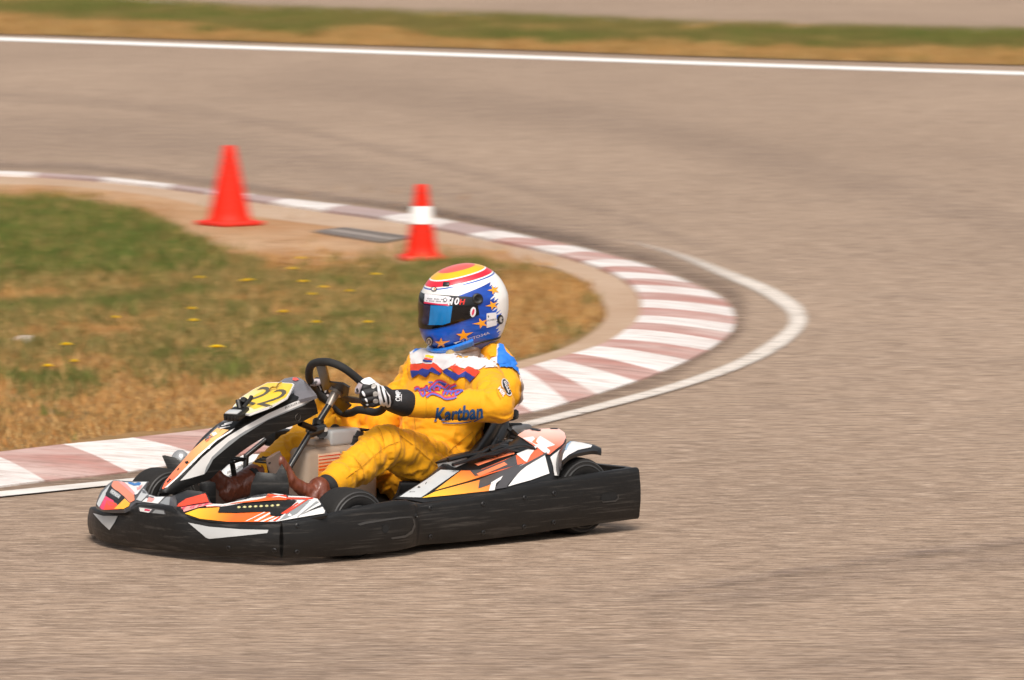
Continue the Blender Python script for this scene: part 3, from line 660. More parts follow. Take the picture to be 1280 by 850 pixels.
# ---- wheels ------------------------------------------------------------
def wheel(c, r, w, steer=0, rim=.068):
    M_ = Matrix.Translation(c) @ Matrix.Rotation(steer, 4, 'Z'); h = w / 2
    prof = [(rim, h * .88), (rim + .006, h * .95), (r * .72, h * 1.0), (r * .86, h * .99), (r * .95, h * .90), (r * .985, h * .78), (r, h * .5), (r * 1.003, 0), (r, -h * .5), (r * .985, -h * .78), (r * .95, -h * .9), (r * .86, -h * .99), (r * .72, -h), (rim + .006, -h * .95), (rim, -h * .88)]
    t = MB(); t.lathe(prof, RUB, 'y', seg=64); mb = MB(); mb.add([M_ @ p for p in t.v], t.f, RUB)
    for rr, hh in ((r * .80, h * 1.004), (r * .90, h * .965)):
        t = MB(); t.lathe([(rr - .004, hh - .001), (rr, hh + .0015), (rr + .004, hh - .001)], M_rib_hilite, 'y', seg=64); mb.add([M_ @ p for p in t.v], t.f, M_rib_hilite)
    tyre = mb.build('tyre', None)
    D.objects.remove(tyre)
    wo = D.objects.new('wheel', None); return mb, M_, h
def add_wheel(c, r, w, steer=0, rim=.068):
    mb, M_, h = wheel(c, r, w, steer, rim)
    wo = mb.build('wheel', kart)          # rubber tyre body; rim and hub are its pieces
    t = MB(); t.lathe([(rim, h * .9), (rim - .004, h * .93), (rim - .012, h * .8), (rim - .018, h * .4), (.035, h * .35), (.03, h * .55), (.012, h * .58), (.0005, h * .58)], STEEL, 'y', seg=40); t.lathe([(rim, -h * .9), (rim - .012, -h * .8), (.03, -h * .3), (.0005, -h * .3)], STEEL, 'y', seg=40)
    rb = MB(); rb.add([M_ @ p for p in t.v], t.f, mat('rim_dark_metal', (.05, .048, .046), .4, .6, var=.2)); rb.build('rim', wo)
    for k in range(4):
        a = k * math.pi / 2 + .4; p = M_ @ Vector((.022 * math.cos(a), h * .58, .022 * math.sin(a))); q_ = M_ @ Vector((.022 * math.cos(a), h * .58 + .012, .022 * math.sin(a))); nb = MB(); nb.sweep([p, q_], .005, STEEL, 6); nb.build('wheel_nut', wo)
add_wheel((.465, .535, .115), .115, .125, R(-7), .062); add_wheel((.45, -.425, .112), .112, .125, R(-7), .062)
add_wheel((-.553, .535, .132), .132, .18); add_wheel((-.553, -.535, .132), .132, .18)

# ---- chassis -----------------------------------------------------------
mb = MB()
for s in (-1, 1):
    mb.sweep(catmull([(.74, s * .22, .06), (.4, s * .30, .055), (0, s * .33, .055), (-.35, s * .32, .055), (-.72, s * .30, .07)], 5), .015, TUBE)
    mb.sweep([(.44, s * .2, .07), (.44, s * .38, .10)], .013, TUBE)
mb.sweep([(.74, -.22, .06), (.74, .22, .06)], .015, TUBE); mb.sweep([(-.553, -.5, .132), (-.553, .5, .132)], .0185, STEEL); mb.sweep([(-.15, -.33, .055), (-.15, .33, .055)], .014, TUBE); mb.sweep([(-.72, -.3, .07), (-.72, .3, .07)], .014, TUBE)
mb.build('chassis', kart)
mb = MB(); mb.box((-.12, -.30, .036), (.72, .30, .042), mat('floor_tray', (.10, .098, .095), .5, .5, var=.3), .002); mb.build('floor_tray', kart)
mb = MB(); mb.box((-.72, -.64, .06), (.38, -.36, .10), BLKS, .02); mb.box((-.44, .36, .05), (.34, .60, .13), BLKS, .02); mb.build('underbody', kart)

# ---- nose cover ---------------------------------------------------------
nose = MB()
dep = [(121.5, 631, dict(x=.845)), (141, 600.6, dict(x=.74)), (208, 630, dict(x=.90)), (212, 620, dict(x=.82)), (186, 602, dict(x=.66))]
PN = fit_plane([L(u, v, **k) for u, v, k in dep])
outl = [(119.5, 632), (121.5, 624), (126, 614), (133, 607), (141, 600.6), (150, 600.8), (186.5, 602), (182, 606), (180, 610), (186.5, 617.5), (195.6, 620.5), (212.5, 620), (222, 618), (220, 636), (212, 633), (205, 631), (184, 628.6), (169.6, 628.4), (163, 634), (155, 637.8), (140, 638), (128, 636.6)]
panel(nose, outl, DGR, None, bulge=.012, w=9, thick=.010, sp=5, plane=PN); B = nose.bvh()
def dp(mb, poly, m, B, off=.002, **k): decal(mb, poly, m, B, off, **k)
dp(nose, [(121.5, 630.5), (126.5, 618), (134, 610), (138, 606), (131, 622), (124.5, 634.5)], LGR, B)
dp(nose, [(125, 634.5), (132, 620.5), (142, 626), (146, 637.3), (137, 637.6), (128, 636.8)], MAG, B)
dp(nose, [(130, 637), (134, 626), (146, 630), (149, 637.4), (139, 637.6)], RED, B, .0025)
dp(nose, [(143, 637), (156, 624), (163, 630), (161, 633.5), (155, 637)], AMB, B, .003)
dp(nose, [(139.5, 607), (142, 602), (147, 602), (168, 618), (168, 626), (163, 629), (156, 622), (148, 615), (140.5, 611)], SAL, B, .0025)
dp(nose, [(147, 602), (155, 602), (168.5, 616.5), (168, 620)], PNK, B, .003)
dp(nose, [(150, 601.5), (184, 603), (180.5, 607), (178, 610), (172, 618), (169, 619), (155, 606)], WHT, B, .002)
dp(nose, [(159, 602.4), (166, 602.2), (169, 605), (172, 603.5), (176, 604.5), (174, 607.5), (168, 608), (161, 605.5)], BLU, B, .003)
dp(nose, [(171, 610), (178, 607), (175.5, 612), (171.5, 613.5)], PNK, B, .0028)
dp(nose, [(170.5, 625), (179.5, 611.5), (185, 619), (177, 627)], LGR, B, .002)
dp(nose, [(178, 627.5), (187, 619.5), (195, 621.8), (206, 621.5), (198, 630)], WHT, B, .002); dp(nose, [(186.5, 622), (194, 624), (190.5, 628), (184, 627.5)], PNK, B, .0028); dp(nose, [(200, 629.5), (208, 622), (213, 621.5), (212, 632)], GRY, B, .002)
dp(nose, [(132.5, 618), (138.5, 607.5), (142.5, 612), (156, 622), (149.5, 630.5), (143, 626), (134, 620.5)], BLK, B, .004)
dp(nose, [(137.5, 617.5), (140.5, 612.5), (152, 620.8), (149, 625.2), (144, 622)], GRY, B, .005)
text(nose, 'HONDA', [(138.3, 617.3), (149.2, 625.4), (151.4, 622.6), (140.4, 613.8)], WHT, B, .007, bold=.02)
nose.build('nose_cover', kart, sharp=60)

# ---- front corner fairing (near side) with LED strip ---------------------
cf = MB()
dep = [(225, 642, dict(x=.90)), (284, 652, dict(y=.37)), (348, 652, dict(y=.555)), (369, 650, dict(y=.595)), (409, 642, dict(y=.61)), (398.7, 624, dict(y=.53)), (336, 616.4, dict(y=.39)), (282, 629.5, dict(y=.26)), (257, 615.6, dict(y=.16)), (220, 617, dict(x=.83))]
PCF = fit_plane([L(u, v, **k) for u, v, k in dep])
outl = [(212, 628), (220, 618), (234.6, 612.3), (257.6, 615.2), (260, 620), (264, 629), (282, 629.8), (311.7, 621.5), (322, 618), (336, 616.4), (345, 617), (365, 618.5), (398.7, 624.5), (403, 630), (409, 642), (408, 644), (369, 651.5), (348, 654), (322, 655), (284, 654.5), (260, 651.6), (243, 648.3), (232, 645), (224, 641)]
panel(cf, outl, BLKS, None, bulge=.006, w=6, thick=.010, sp=6, plane=PCF); B = cf.bvh()
z6 = lambda x, y: (210 + x / 6.095, 600 + y / 6.095)
G1 = gradient('printed_amber_to_orange', lin((.92, .50, .02)), lin((.85, .13, .01)), L(236, 643, y=.25), L(285, 640, y=.4))
dp(cf, [z6(*p) for p in [(70, 205), (80, 185), (140, 145), (285, 105), (312, 170), (190, 188), (110, 205)]], RED, B)
dp(cf, [z6(*p) for p in [(72, 222), (120, 208), (320, 178), (345, 188), (230, 212), (110, 250)]], PNK, B)
for s_, x_ in (('E', 95), ('G', 165), ('F', 220), ('F', 268)): text(cf, s_, [z6(x_, 235 - (x_ - 95) * .17), z6(x_ + 40, 228 - (x_ - 95) * .17), z6(x_ + 48, 206 - (x_ - 95) * .17), z6(x_ + 8, 214 - (x_ - 95) * .17)], MAG, B, .003, shear=.3, bold=.02)
dp(cf, [z6(*p) for p in [(320, 185), (420, 188), (600, 150), (700, 118), (800, 105), (880, 115), (900, 148), (700, 155), (430, 205), (300, 210), (290, 200)]], WHT, B)
dp(cf, [z6(*p) for p in [(500, 163), (600, 138), (700, 120), (800, 108), (815, 118), (640, 140), (620, 128), (560, 158)]], DGR, B, .003)
dp(cf, [z6(*p) for p in [(290, 208), (430, 200), (500, 180), (680, 155), (745, 138), (760, 112), (900, 125), (905, 158), (800, 160), (500, 185), (395, 205), (300, 214)]], ORG, B, .0032)
dp(cf, [z6(*p) for p in [(755, 140), (775, 120), (900, 122), (910, 135), (830, 138), (810, 130)]], RED, B, .0038); dp(cf, [z6(*p) for p in [(790, 140), (840, 128), (905, 140), (900, 146), (850, 138)]], WHT, B, .0044)
dp(cf, [z6(*p) for p in [(130, 258), (230, 222), (395, 212), (385, 255), (520, 258), (780, 244), (780, 275), (840, 285), (800, 322), (450, 322), (240, 298)]], G1, B, .0022)
for a_, b_ in (((590, 318), (735, 248)), ((655, 318), (775, 252)), ((700, 322), (800, 280)), ((760, 322), (840, 284))):
    w_ = 16 if a_[0] != 590 else 7
    dp(cf, [z6(a_[0], a_[1]), z6(b_[0], b_[1]), z6(b_[0] + w_, b_[1] + 4), z6(a_[0] + w_ * 1.8, a_[1])], WHT, B, .003)
dp(cf, [z6(*p) for p in [(395, 212), (520, 195), (960, 158), (985, 165), (880, 265), (850, 285), (790, 278), (775, 248), (520, 256), (382, 256)]], BLK, B, .004)
dp(cf, [z6(*p) for p in [(915, 125), (1045, 130), (1140, 148), (1195, 240), (1190, 258), (985, 292), (830, 320), (790, 322), (880, 268), (980, 165), (920, 152)]], WHT, B, .0024)
dp(cf, [z6(*p) for p in [(900, 262), (1065, 158), (1090, 160), (985, 262), (900, 300), (850, 312)]], GRY, B, .003)
dp(cf, [z6(*p) for p in [(985, 285), (1130, 168), (1150, 175), (1010, 270), (1180, 205), (1165, 215), (1020, 262), (990, 292)]], GRY, B, .0034)
dp(cf, [z6(*p) for p in [(1030, 262), (1175, 190), (1180, 204)]], BLK, B, .004)
for a_, b_ in (((860, 265), (985, 180)), ((885, 262), (1060, 152)), ((800, 318), (850, 285))): dp(cf, [z6(*a_), z6(*b_), z6(b_[0] + 14, b_[1] + 2), z6(a_[0] + 20, a_[1] + 2)], RED, B, .0042)
dp(cf, [z6(*p) for p in [(905, 140), (1110, 144), (1100, 152), (905, 156)]], RED, B, .0042)
ocf = cf.build('front_fairing', kart, sharp=60)
for x, y in ((542, 217), (585, 215), (627, 213), (669, 211), (711, 209), (754, 207), (796, 205), (839, 201)):
    u, v = z6(x, y); d = (KR @ ray(u, v)).normalized(); h, n, _, _ = B.ray_cast(KC, d); n = -n if n.dot(d) > 0 else n; q_ = n.to_track_quat('Z', 'Y').to_matrix().to_4x4(); q_.translation = h + n * .004; t = MB(); t.lathe([(.0062, -.002), (.0062, .001), (.0045, .003), (.0005, .004)], LED, 'z', seg=14); m2 = MB(); m2.add([q_ @ p for p in t.v], t.f, LED); m2.build('led_light', ocf)
# ---- steering fairing ------------------------------------------------------
z8 = lambda x, y: (190 + x / 6.54, 470 + y / 6.54)
near_e = [(203, 613.5), (206, 612), (212, 606.5), (223.5, 597), (238, 582), (251, 568), (270, 551), (295.5, 535.5), (322, 520.5), (348, 508.5), (368, 499), (391, 494)]
bot_e = [(203, 617), (207, 619), (216, 618.5), (238, 609), (256, 603), (264, 599), (276, 587), (296, 570), (320, 553.5), (345, 541), (372, 531), (397, 518)]
wid = [.014, .026, .038, .051, .053, .058, .078, .11, .12, .14, .15, .15]
yn = [.02, .022, .026, .03, .032, .034, .044, .055, .062, .07, .075, .075]
NE = catmull([L(u, v, y=y) for (u, v), y in zip(near_e, yn)], 4); BE = catmull([L(u, v, y=y) for (u, v), y in zip(bot_e, yn)], 4)
W_ = [w_.x for w_ in catmull([(w_, 0, 0) for w_ in wid], 4)]
sf = MB(); vs = []; K_ = 12
for a_, b_, w_ in zip(NE, BE, W_):
    c_ = .004 + w_ * .05
    row = [a_ + Vector((0, -w_, 0)) * t + Vector((0, 0, c_ * 4 * t * (1 - t))) for t in (1, .8, .6, .4, .2, .06)] + [a_ + Vector((0, .002, -.004)), a_.lerp(b_, .5) + Vector((0, .006, 0)), b_ + Vector((0, .003, .004)), b_ + Vector((0, -.01, 0))]
    back = [b_ + Vector((0, -w_ + .01, 0)), b_.lerp(a_, .5) + Vector((0, -w_ - .004, 0))]
    vs += row + back
k = 12; n = len(NE)
fs = [(i * k + j, (i + 1) * k + j, (i + 1) * k + (j + 1) % k, i * k + (j + 1) % k) for i in range(n - 1) for j in range(k)] + [tuple(range(k))[::-1], tuple((n - 1) * k + j for j in range(k))]
sf.add(vs, fs, BLK); B = sf.bvh()
G2 = gradient('printed_salmon_to_amber', (.83, .15, .07), (.88, .48, .18), L(215, 600, y=.02), L(265, 545, y=.02))
dp(sf, [(202.5, 611), (208, 600.5), (225, 580.5), (240, 563.5), (255, 550), (272, 535.3), (286, 538), (270.5, 549.5), (251, 566.5), (236, 582), (222, 595), (208, 608.5), (203.5, 612)], G2, B, sp=4)
dp(sf, [(206, 610.5), (222, 596), (236, 581.5), (250, 567.5), (271, 549.2), (290, 537.5), (294, 535.5), (288, 541), (271, 551.5), (252, 568.5), (237, 583.5), (223, 597), (209, 609.5)], WHT, B, .003, sp=3)
dp(sf, [(231.5, 578.5), (235, 577), (236.5, 579), (233.5, 581)], M_hole, B, .0045, sp=2)
dp(sf, [(264.5, 542.5), (270, 541), (272, 543.5), (267, 546.5)], WHT, B, .004, sp=3); dp(sf, [(258.5, 548), (264, 546), (262, 551), (257.5, 553.5)], SAL, B, .004, sp=3)
WTB = [(224.5, 601), (233, 592), (253, 571), (270, 556.5), (285, 545), (306, 532.5), (335.6, 516.5), (367, 502.5), (391.7, 494.8), (391, 499.5), (380, 506), (362, 513.5), (334, 525), (300, 546), (283, 559.5), (266, 574), (258, 588.5), (254.5, 592.5), (238, 597.5)]
dp(sf, WTB, WHT, B, .0025, sp=4)
dp(sf, [(264.5, 571), (285, 552), (306, 538.5), (338, 522.5), (365, 510.5), (391, 499.5), (380, 506.2), (362, 513.7), (334, 525.2), (300, 546.2), (283, 559.7), (266, 574.2), (258, 588.7), (254.5, 592.7), (257, 584)], GRY, B, .0032, sp=4)
text(sf, 'BUCKLER KARTS', [(355.5, 511.2), (383.5, 500.6), (383, 498.2), (355, 508.6)], BLKS, B, .004, shear=.2)
osf = sf.build('steering_fairing', kart, sharp=45); bolts(osf, [(372.5, 521.5)], B, .012, STEEL)
# smoked screen under and behind the plate
PSC = fit_plane([L(300, 530, y=.03), L(256, 545, y=-.02), L(390, 490, y=.07), L(368, 474, y=-.08), L(330, 497, y=-.02)])
sc = MB(); panel(sc, [(256, 549), (259, 545), (268, 536), (283, 523), (291, 511), (300, 500), (330, 481), (348, 478), (356, 473), (366, 471), (374, 472), (381, 476), (387, 483), (393, 490), (396, 494), (385, 497), (368, 501), (345, 512), (320, 522.5), (296, 535), (280, 540), (268, 545.5)], SMK, None, bulge=.006, w=6, thick=.012, sp=6, plane=PSC); B = sc.bvh()
dp(sc, [(274, 541), (280, 534), (290, 524), (312, 516), (352, 500), (368, 492), (368, 500), (345, 511), (320, 521.5), (298, 533), (284, 538)], BLK, B, .003)
dp(sc, [(366, 473), (371, 473), (374, 475.5), (370, 477), (366, 476)], RED, B, .003, sp=2)
for a_, b_ in (((277, 533), (290, 529.5)), ((275, 536), (288, 533.5)), ((281, 530.5), (291, 528))): dp(sc, [a_, b_, (b_[0], b_[1] + 1.2), (a_[0], a_[1] + 1.4)], WHT, B, .0045, sp=2)
sc.build('smoked_screen', kart, sharp=60)
# number plate
PPL = fit_plane([L(300, 508, x=.45, ), L(330, 497, y=-.01), L(365, 480, x=.25)]); ax_r = Vector((0, 1, 0)); up_ = Vector((-.94, 0, .30)).normalized(); pn = ax_r.cross(up_); pn = -pn if pn.z < 0 else pn
pc = L(330, 497, y=-.012) + Vector((0, 0, .012)); PPL = (pc, pn)
pl = MB(); plate = [(291, 508.5), (300, 497.5), (316, 487), (334, 478.2), (344, 477.6), (365.5, 478.8), (368, 480.5), (364, 488), (358.8, 497), (340, 507.5), (311.5, 518), (306.5, 517.5), (296, 511.5)]
panel(pl, plate, WHT, None, bulge=.002, w=3, thick=.006, sp=6, plane=PPL); B = pl.bvh()
def shr(poly, f):
    cx = sum(p[0] for p in poly) / len(poly); cy = sum(p[1] for p in poly) / len(poly); return [(cx + (x - cx) * f, cy + (y - cy) * f) for x, y in poly]
M_py = gradient('plate_yellow', (.88, .76, .42), (.90, .56, .01), L(310, 492, x=.42), L(340, 505, x=.34))
dp(pl, shr(plate, .955), M_py, B, .001); dp(pl, [(303, 504.5), (320, 493.5), (340, 484), (352, 480.3), (364.3, 481), (356.5, 495), (340, 504.5), (318, 512)], YEL, B, .0015)
def O3(u, v): return (280 + u / 10.667, 470 + v / 10.667)
M_num = mat('number_black', (.085, .07, .045), .4, var=.2)
def two(u0, v0, du=0, dv=0):
    a = Vector(O3(u0, v0)); ex = Vector((16.5, 4.2)); ey = Vector((28.0, -20.0))
    text(pl, '2', [tuple(a), tuple(a + ex), tuple(a + ex + ey), tuple(a + ey)], M_num, B, .0022, bold=.0)
two(215, 350); two(430, 382)
pl.build('number_plate', kart, sharp=40)
# timing transponder with its bracket on the plate
tp = MB(); c_ = L(295, 518, y=.05) ; Rt = Matrix.Translation(c_) @ Matrix.Rotation(R(20), 4, 'Z') @ Matrix.Rotation(R(14), 4, 'Y')
def tb(lo, hi, m, b=.003): tp.box(lo, hi, m, b, Rt)
tb((-.045, -.028, -.012), (.04, .03, .014), BLK, .005); tb((.0, -.022, .012), (.036, .024, .018), LGR, .002)
for k_ in range(4): tb((.038, -.024 + k_ * .013, -.008), (.044, -.015 + k_ * .013, .006), BLKS, .001)
tp.sweep([Rt @ Vector((-.03, .0, .01)), Rt @ Vector((-.045, -.012, .035))], .009, BLK, 8); tp.sweep([Rt @ Vector((-.035, .01, .012)), Rt @ Vector((-.075, .02, .03)), Rt @ Vector((-.085, .02, .036))], .007, BLK, 8); tp.sweep([Rt @ Vector((-.05, .0, .02)), Rt @ Vector((-.07, .0, .028))], .014, BLK, 8)
tp.build('transponder', kart)
mb = MB(); mb.sweep(catmull([LP(u, v, pc + pn * .012, pn) for u, v in ((337, 487), (340, 484), (345, 484), (348, 480), (352, 478))], 4), .003, mat('brass_clip', (.45, .28, .05), .4, .6), 8); mb.build('cable_clip', kart)

# ---- steering column, wheel -----------------------------------------------
hubc = L(424, 490, y=0); wn = Vector((-.60, .06, .80)).normalized()
def WP(u, v, o=0): return LP(u, v, hubc, wn) + wn * o
col = MB(); c0 = L(419, 491, y=0); c1 = L(411, 507, y=.0); c2 = L(399, 526, y=0); c3 = L(356, 594, y=.03)
col.sweep([c1, c2], .0115, TUBE, 14); col.sweep([L(388, 541, y=.02), c3], .0105, TUBE, 14)
col.sweep([L(386, 538, y=-.015), L(388, 541, y=.02), L(406, 535, y=.03)], [.012, .018, .016], TUBE, 10); col.sweep([L(402, 540, y=-.03), L(402, 540, y=.035)], .022, BLK, 14); col.sweep([L(407, 537, y=.035), L(407, 537, y=.045)], .008, STEEL, 12); col.sweep([L(398, 526, y=-.012), L(397, 534, y=0)], .02, BLK, 10)
col.build('steering_column', kart)
mb = MB(); mb.sweep([L(375, 529, y=.05), L(392, 536, y=.03), L(403, 540, y=.0)], .011, BLK, 10); mb.sweep([L(402, 545, y=-.04), L(398, 600, y=-.06)], .009, TUBE, 10); mb.build('column_bracket', kart)
sw = MB(); rim_px = [(390, 480), (386.5, 472), (387, 461), (391, 455), (400, 452.3), (412, 452.8), (427, 458.5), (440, 467.5), (452, 477.5), (466, 487), (476, 496), (480.5, 505), (477.5, 512), (469, 515.3), (457, 513.2), (447, 512.3), (439, 516), (430, 516.5), (421, 511.5), (411, 503), (400, 494), (393, 487)]
rimp = catmull([WP(u, v) for u, v in rim_px], 5, True); sw.sweep(rimp, .0135, SOFT, 16, closed=True); osw = sw.build('steering_wheel', kart, sharp=0)
mb = MB(); mb.sweep([c0 + wn * .012, c0 - wn * .004], [.0245, .0245], STEEL, 24); mb.sweep([c0, c1], [.016, .0125], STEEL, 18)
for a_ in range(3):
    aa = a_ * 2.09; e1 = wn.cross(Vector((0, 1, 0))).normalized(); e2 = wn.cross(e1); p = c0 + (e1 * math.cos(aa) + e2 * math.sin(aa)) * .018; mb.sweep([p + wn * .01, p + wn * .017], .004, STEEL, 8)
mb.build('hub', osw)
for pp in ([(396, 456), (408, 456), (415, 484), (405, 487)], [(412, 476), (430, 478), (438, 483), (436, 494), (424, 494)], [(412, 497), (422, 492), (440, 506), (430, 514)]):
    mb = MB(); panel(mb, pp, BLKS, None, bulge=.003, w=3, thick=.006, sp=5, plane=(hubc, wn)); mb.build('spoke', osw, sharp=45)
mb = MB(); panel(mb, [(424, 495), (436, 495), (455, 498), (456, 503), (440, 502), (428, 499)], mat('spoke_bronze', (.05, .035, .025), .45, .3), None, bulge=.002, w=3, thick=.006, sp=5, plane=(hubc, wn)); mb.build('spoke', osw)

# ---- fuel tank -------------------------------------------------------------
tk = MB(); tk.box((-.17, -.095, .05), (.175, .005, .300), BEI, .028, seg=4); tk.box((-.02, -.10, .29), (.10, -.02, .325), BEI, .018, seg=3); B = tk.bvh()
GT = gradient('tank_sticker', (.85, .30, .04), (.85, .60, .42), L(410, 592, y=.006), L(410, 568, y=.006))
dp(tk, [(397.3, 568), (424, 564.5), (430, 572), (418, 591), (397.5, 595)], GT, B, .001)
for k_ in range(5):
    v_ = 570.5 + k_ * 4; dp(tk, [(398, v_), (426 - k_, v_ - 3.4), (426.5 - k_, v_ - 2.4 + k_ * .25), (398, v_ + .9 + k_ * .3)], ORG if k_ > 1 else RED, B, .0018, sp=4)
tk.build('fuel_tank', kart, sharp=60)

# ---- engine beyond the driver -----------------------------------------------
en = MB(); en.box((-.36, -.46, .06), (-.10, -.22, .235), mat('engine_alloy', (.20, .18, .16), .5, .6, var=.4, scale=25, bump=.5), .02, seg=3)
for k_ in range(6): en.box((-.34, -.455 + k_ * .0, .07 + k_ * .026), (-.09, -.21, .08 + k_ * .026), STEEL, .002)
cov = MB(); cov.box((-.36, -.42, .235), (-.19, -.20, .30), LGR, .022, seg=4); en.build('engine', kart)
cov.build('engine_cover', kart)
mb = MB(); mb.box(tuple(L(441, 551, y=-.05) + Vector((-.01, -.06, -.01))), tuple(L(405, 545, y=-.05) + Vector((0, .035, .022))), LGR, .012, seg=3); mb.build('tank_cover', kart)
mb = MB(); cc_ = L(447, 549, y=-.05); mb.sweep([cc_ + Vector((.03, 0, -.03)), cc_ + Vector((.02, 0, .012))], [.050, .048], BLK, 32); mb.sweep([cc_ + Vector((.02, 0, .012)), cc_ + Vector((.015, 0, .030))], [.045, .04], BLKS, 32)
for k_ in range(7): mb.box((cc_.x - .03 + k_ * .014, cc_.y - .03, cc_.z + .028), (cc_.x - .024 + k_ * .014, cc_.y + .03, cc_.z + .036), BLK, .001)
mb.build('filler_cap', kart)
mb = MB(); mb.sweep(catmull([L(412, 543, y=-.1), L(416, 533, y=-.1), L(423, 534, y=-.1), L(424, 545, y=-.1)], 5), .006, BLK, 8); mb.sweep(catmull([L(428, 546, y=-.08), L(430, 556, y=-.06), L(436, 564, y=-.02)], 5), .008, mat('brass_pipe', (.33, .25, .12), .35, .8), 8); mb.box(tuple(L(425, 556, y=-.12) - Vector((.02, .02, .02))), tuple(L(425, 556, y=-.12) + Vector((.025, .02, .03))), STEEL, .006); mb.box(tuple(L(412, 553, y=-.1) - Vector((.03, .02, .012))), tuple(L(412, 553, y=-.1) + Vector((.03, .02, .03))), mat('carburettor', (.24, .21, .18), .45, .7, var=.4), .006); mb.build('carburettor', kart)
mb = MB(); q0 = L(350, 546, y=-.22); mb.box(tuple(q0 - Vector((.05, .03, .03))), tuple(q0 + Vector((.05, .03, .025))), BLK, .008); mb.sweep([q0 + Vector((-.02, 0, -.02)), q0 + Vector((-.02, -.02, -.22))], .012, TUBE); mb.sweep([q0 + Vector((.03, -.02, .0)), q0 + Vector((.12, -.04, -.06)), q0 + Vector((.13, -.04, -.2))], .01, TUBE); mb.build('brake_reservoir', kart)

# ---- pedals ----------------------------------------------------------------
for yy, uu in ((.16, 0), (-.11, -46)):
    pd = MB()
    a = L(336 + uu, 577, y=yy); b_ = L(343 + uu, 622, y=yy)
    pd.sweep([b_, a.lerp(b_, .4), a], .009, BLK, 8)
    for k_ in range(5): pd.sweep([a + Vector((.012 * (k_ - 2) - .004, -.035, .012 - abs(k_ - 2) * .004)), a + Vector((.012 * (k_ - 2), .035, .004 + k_ * .002))], .004, BLK, 6)
    pd.sweep([a + Vector((.03, -.035, 0)), a + Vector((-.03, -.035, .01)), a + Vector((-.03, .035, .01)), a + Vector((.03, .035, .0)), a + Vector((.03, -.035, 0))], .004, BLK, 6)
    pd.build('pedal', kart)
pd = MB(); pd.box(tuple(L(325, 612, y=.13) - Vector((.06, .015, .03))), tuple(L(345, 590, y=.10) + Vector((.03, .01, .03))), BLK, .008)
pd.build('pedal_box', kart)
mb = MB(); p0 = L(336, 600, y=.25); panel(mb, [(321, 590), (345, 592), (352, 580), (358, 590), (361, 606), (360, 622), (312, 622), (314, 606)], BLK, None, bulge=.006, w=5, thick=.02, sp=7, plane=(p0, Vector((.75, .65, .1)).normalized())); mb.build('pedal_bracket', kart, sharp=50)
mb = MB(); mb.box(tuple(L(258, 610, y=.10) - Vector((.03, .02, .06))), tuple(L(258, 610, y=.10) + Vector((.02, .02, .02))), BLK, .01); mb.build('fairing_mount', kart)

# ---- side pods ---------------------------------------------------------------
z9 = lambda x, y: (500 + x / 4.923, 540 + y / 4.923); zz = lambda x, y: (590 + x / 7.53, 510 + y / 7.53)
sp_ = MB(); dep = [(500, 622, dict(y=.60)), (530, 626, dict(y=.60)), (601, 617.5, dict(y=.605)), (691, 598, dict(y=.615)), (534, 597, dict(y=.44)), (602, 563, dict(y=.40)), (660, 538, dict(y=.38)), (700, 538, dict(y=.47))]
PSP = fit_plane([L(u, v, **k) for u, v, k in dep])
outl = [(494, 623), (500, 618.5), (518, 608), (534.5, 597), (548, 584), (561, 574), (569, 571), (601.6, 563), (640, 551.5), (646, 545), (652, 539), (662, 536.2), (680, 535.3), (696, 535.8), (703.5, 538.5), (707.5, 544), (708, 550), (705, 557), (699, 570), (696, 584), (697, 597.5), (691, 599), (640, 609.5), (601.6, 618.5), (560, 624), (530, 628), (515, 625)]
panel(sp_, outl, BLKS, None, bulge=.010, w=8, thick=.012, sp=7, plane=PSP); B = sp_.bvh()
GS = gradient('printed_amber_to_salmon', (.90, .52, .03), (.82, .13, .045), L(535, 620, y=.6), L(590, 600, y=.5))
dp(sp_, [z9(*p) for p in [(-5, 402), (165, 295), (250, 235), (365, 240), (130, 405), (20, 402)]], LGR, B)
dp(sp_, [z9(*p) for p in [(215, 362), (375, 240), (480, 240), (700, 150), (860, 105), (885, 140), (790, 195), (620, 240), (400, 310)]], GS, B)
dp(sp_, [z9(*p) for p in [(135, 408), (215, 370), (480, 300), (620, 250), (750, 205), (560, 310), (545, 365), (300, 392)]], GS, B, .0024)
dp(sp_, [z9(*p) for p in [(430, 240), (500, 235), (640, 180), (710, 145), (722, 205), (640, 235), (490, 295), (480, 352), (560, 325), (740, 215), (760, 196), (500, 268), (460, 275)]], DGR, B, .003)
dp(sp_, [z9(*p) for p in [(470, 262), (640, 190), (660, 205), (490, 278)]], SAL, B, .0036)
dp(sp_, [z9(*p) for p in [(545, 365), (560, 315), (770, 195), (590, 318), (580, 362)]], WHT, B, .0034)
dp(sp_, [z9(*p) for p in [(715, 140), (850, 85), (800, 150), (780, 190), (765, 185)]], WHT, B, .0038)
dp(sp_, [z9(*p) for p in [(580, 358), (640, 262), (790, 190), (900, 130), (905, 140), (760, 225), (660, 330), (655, 345)]], DGR, B, .004)
dp(sp_, [z9(*p) for p in [(662, 338), (720, 262), (800, 195), (890, 145), (918, 258), (800, 300)]], WHT, B, .0032)
dp(sp_, [z9(*p) for p in [(455, 200), (560, 168), (640, 140), (700, 122), (705, 138), (600, 168), (480, 212)]], SAL, B, .003)
dp(sp_, [z9(*p) for p in [(560, 150), (620, 128), (640, 140), (590, 160)]], ORG, B, .003)
GL = gradient('printed_pink_to_salmon', (.86, .55, .48), (.82, .16, .08), L(680, 537, y=.42), L(692, 565, y=.5))
dp(sp_, [zz(*p) for p in [(430, 262), (500, 215), (560, 205), (700, 200), (815, 198), (865, 235), (880, 280), (850, 340), (730, 445), (690, 440), (560, 350)]], GL, B, .003)
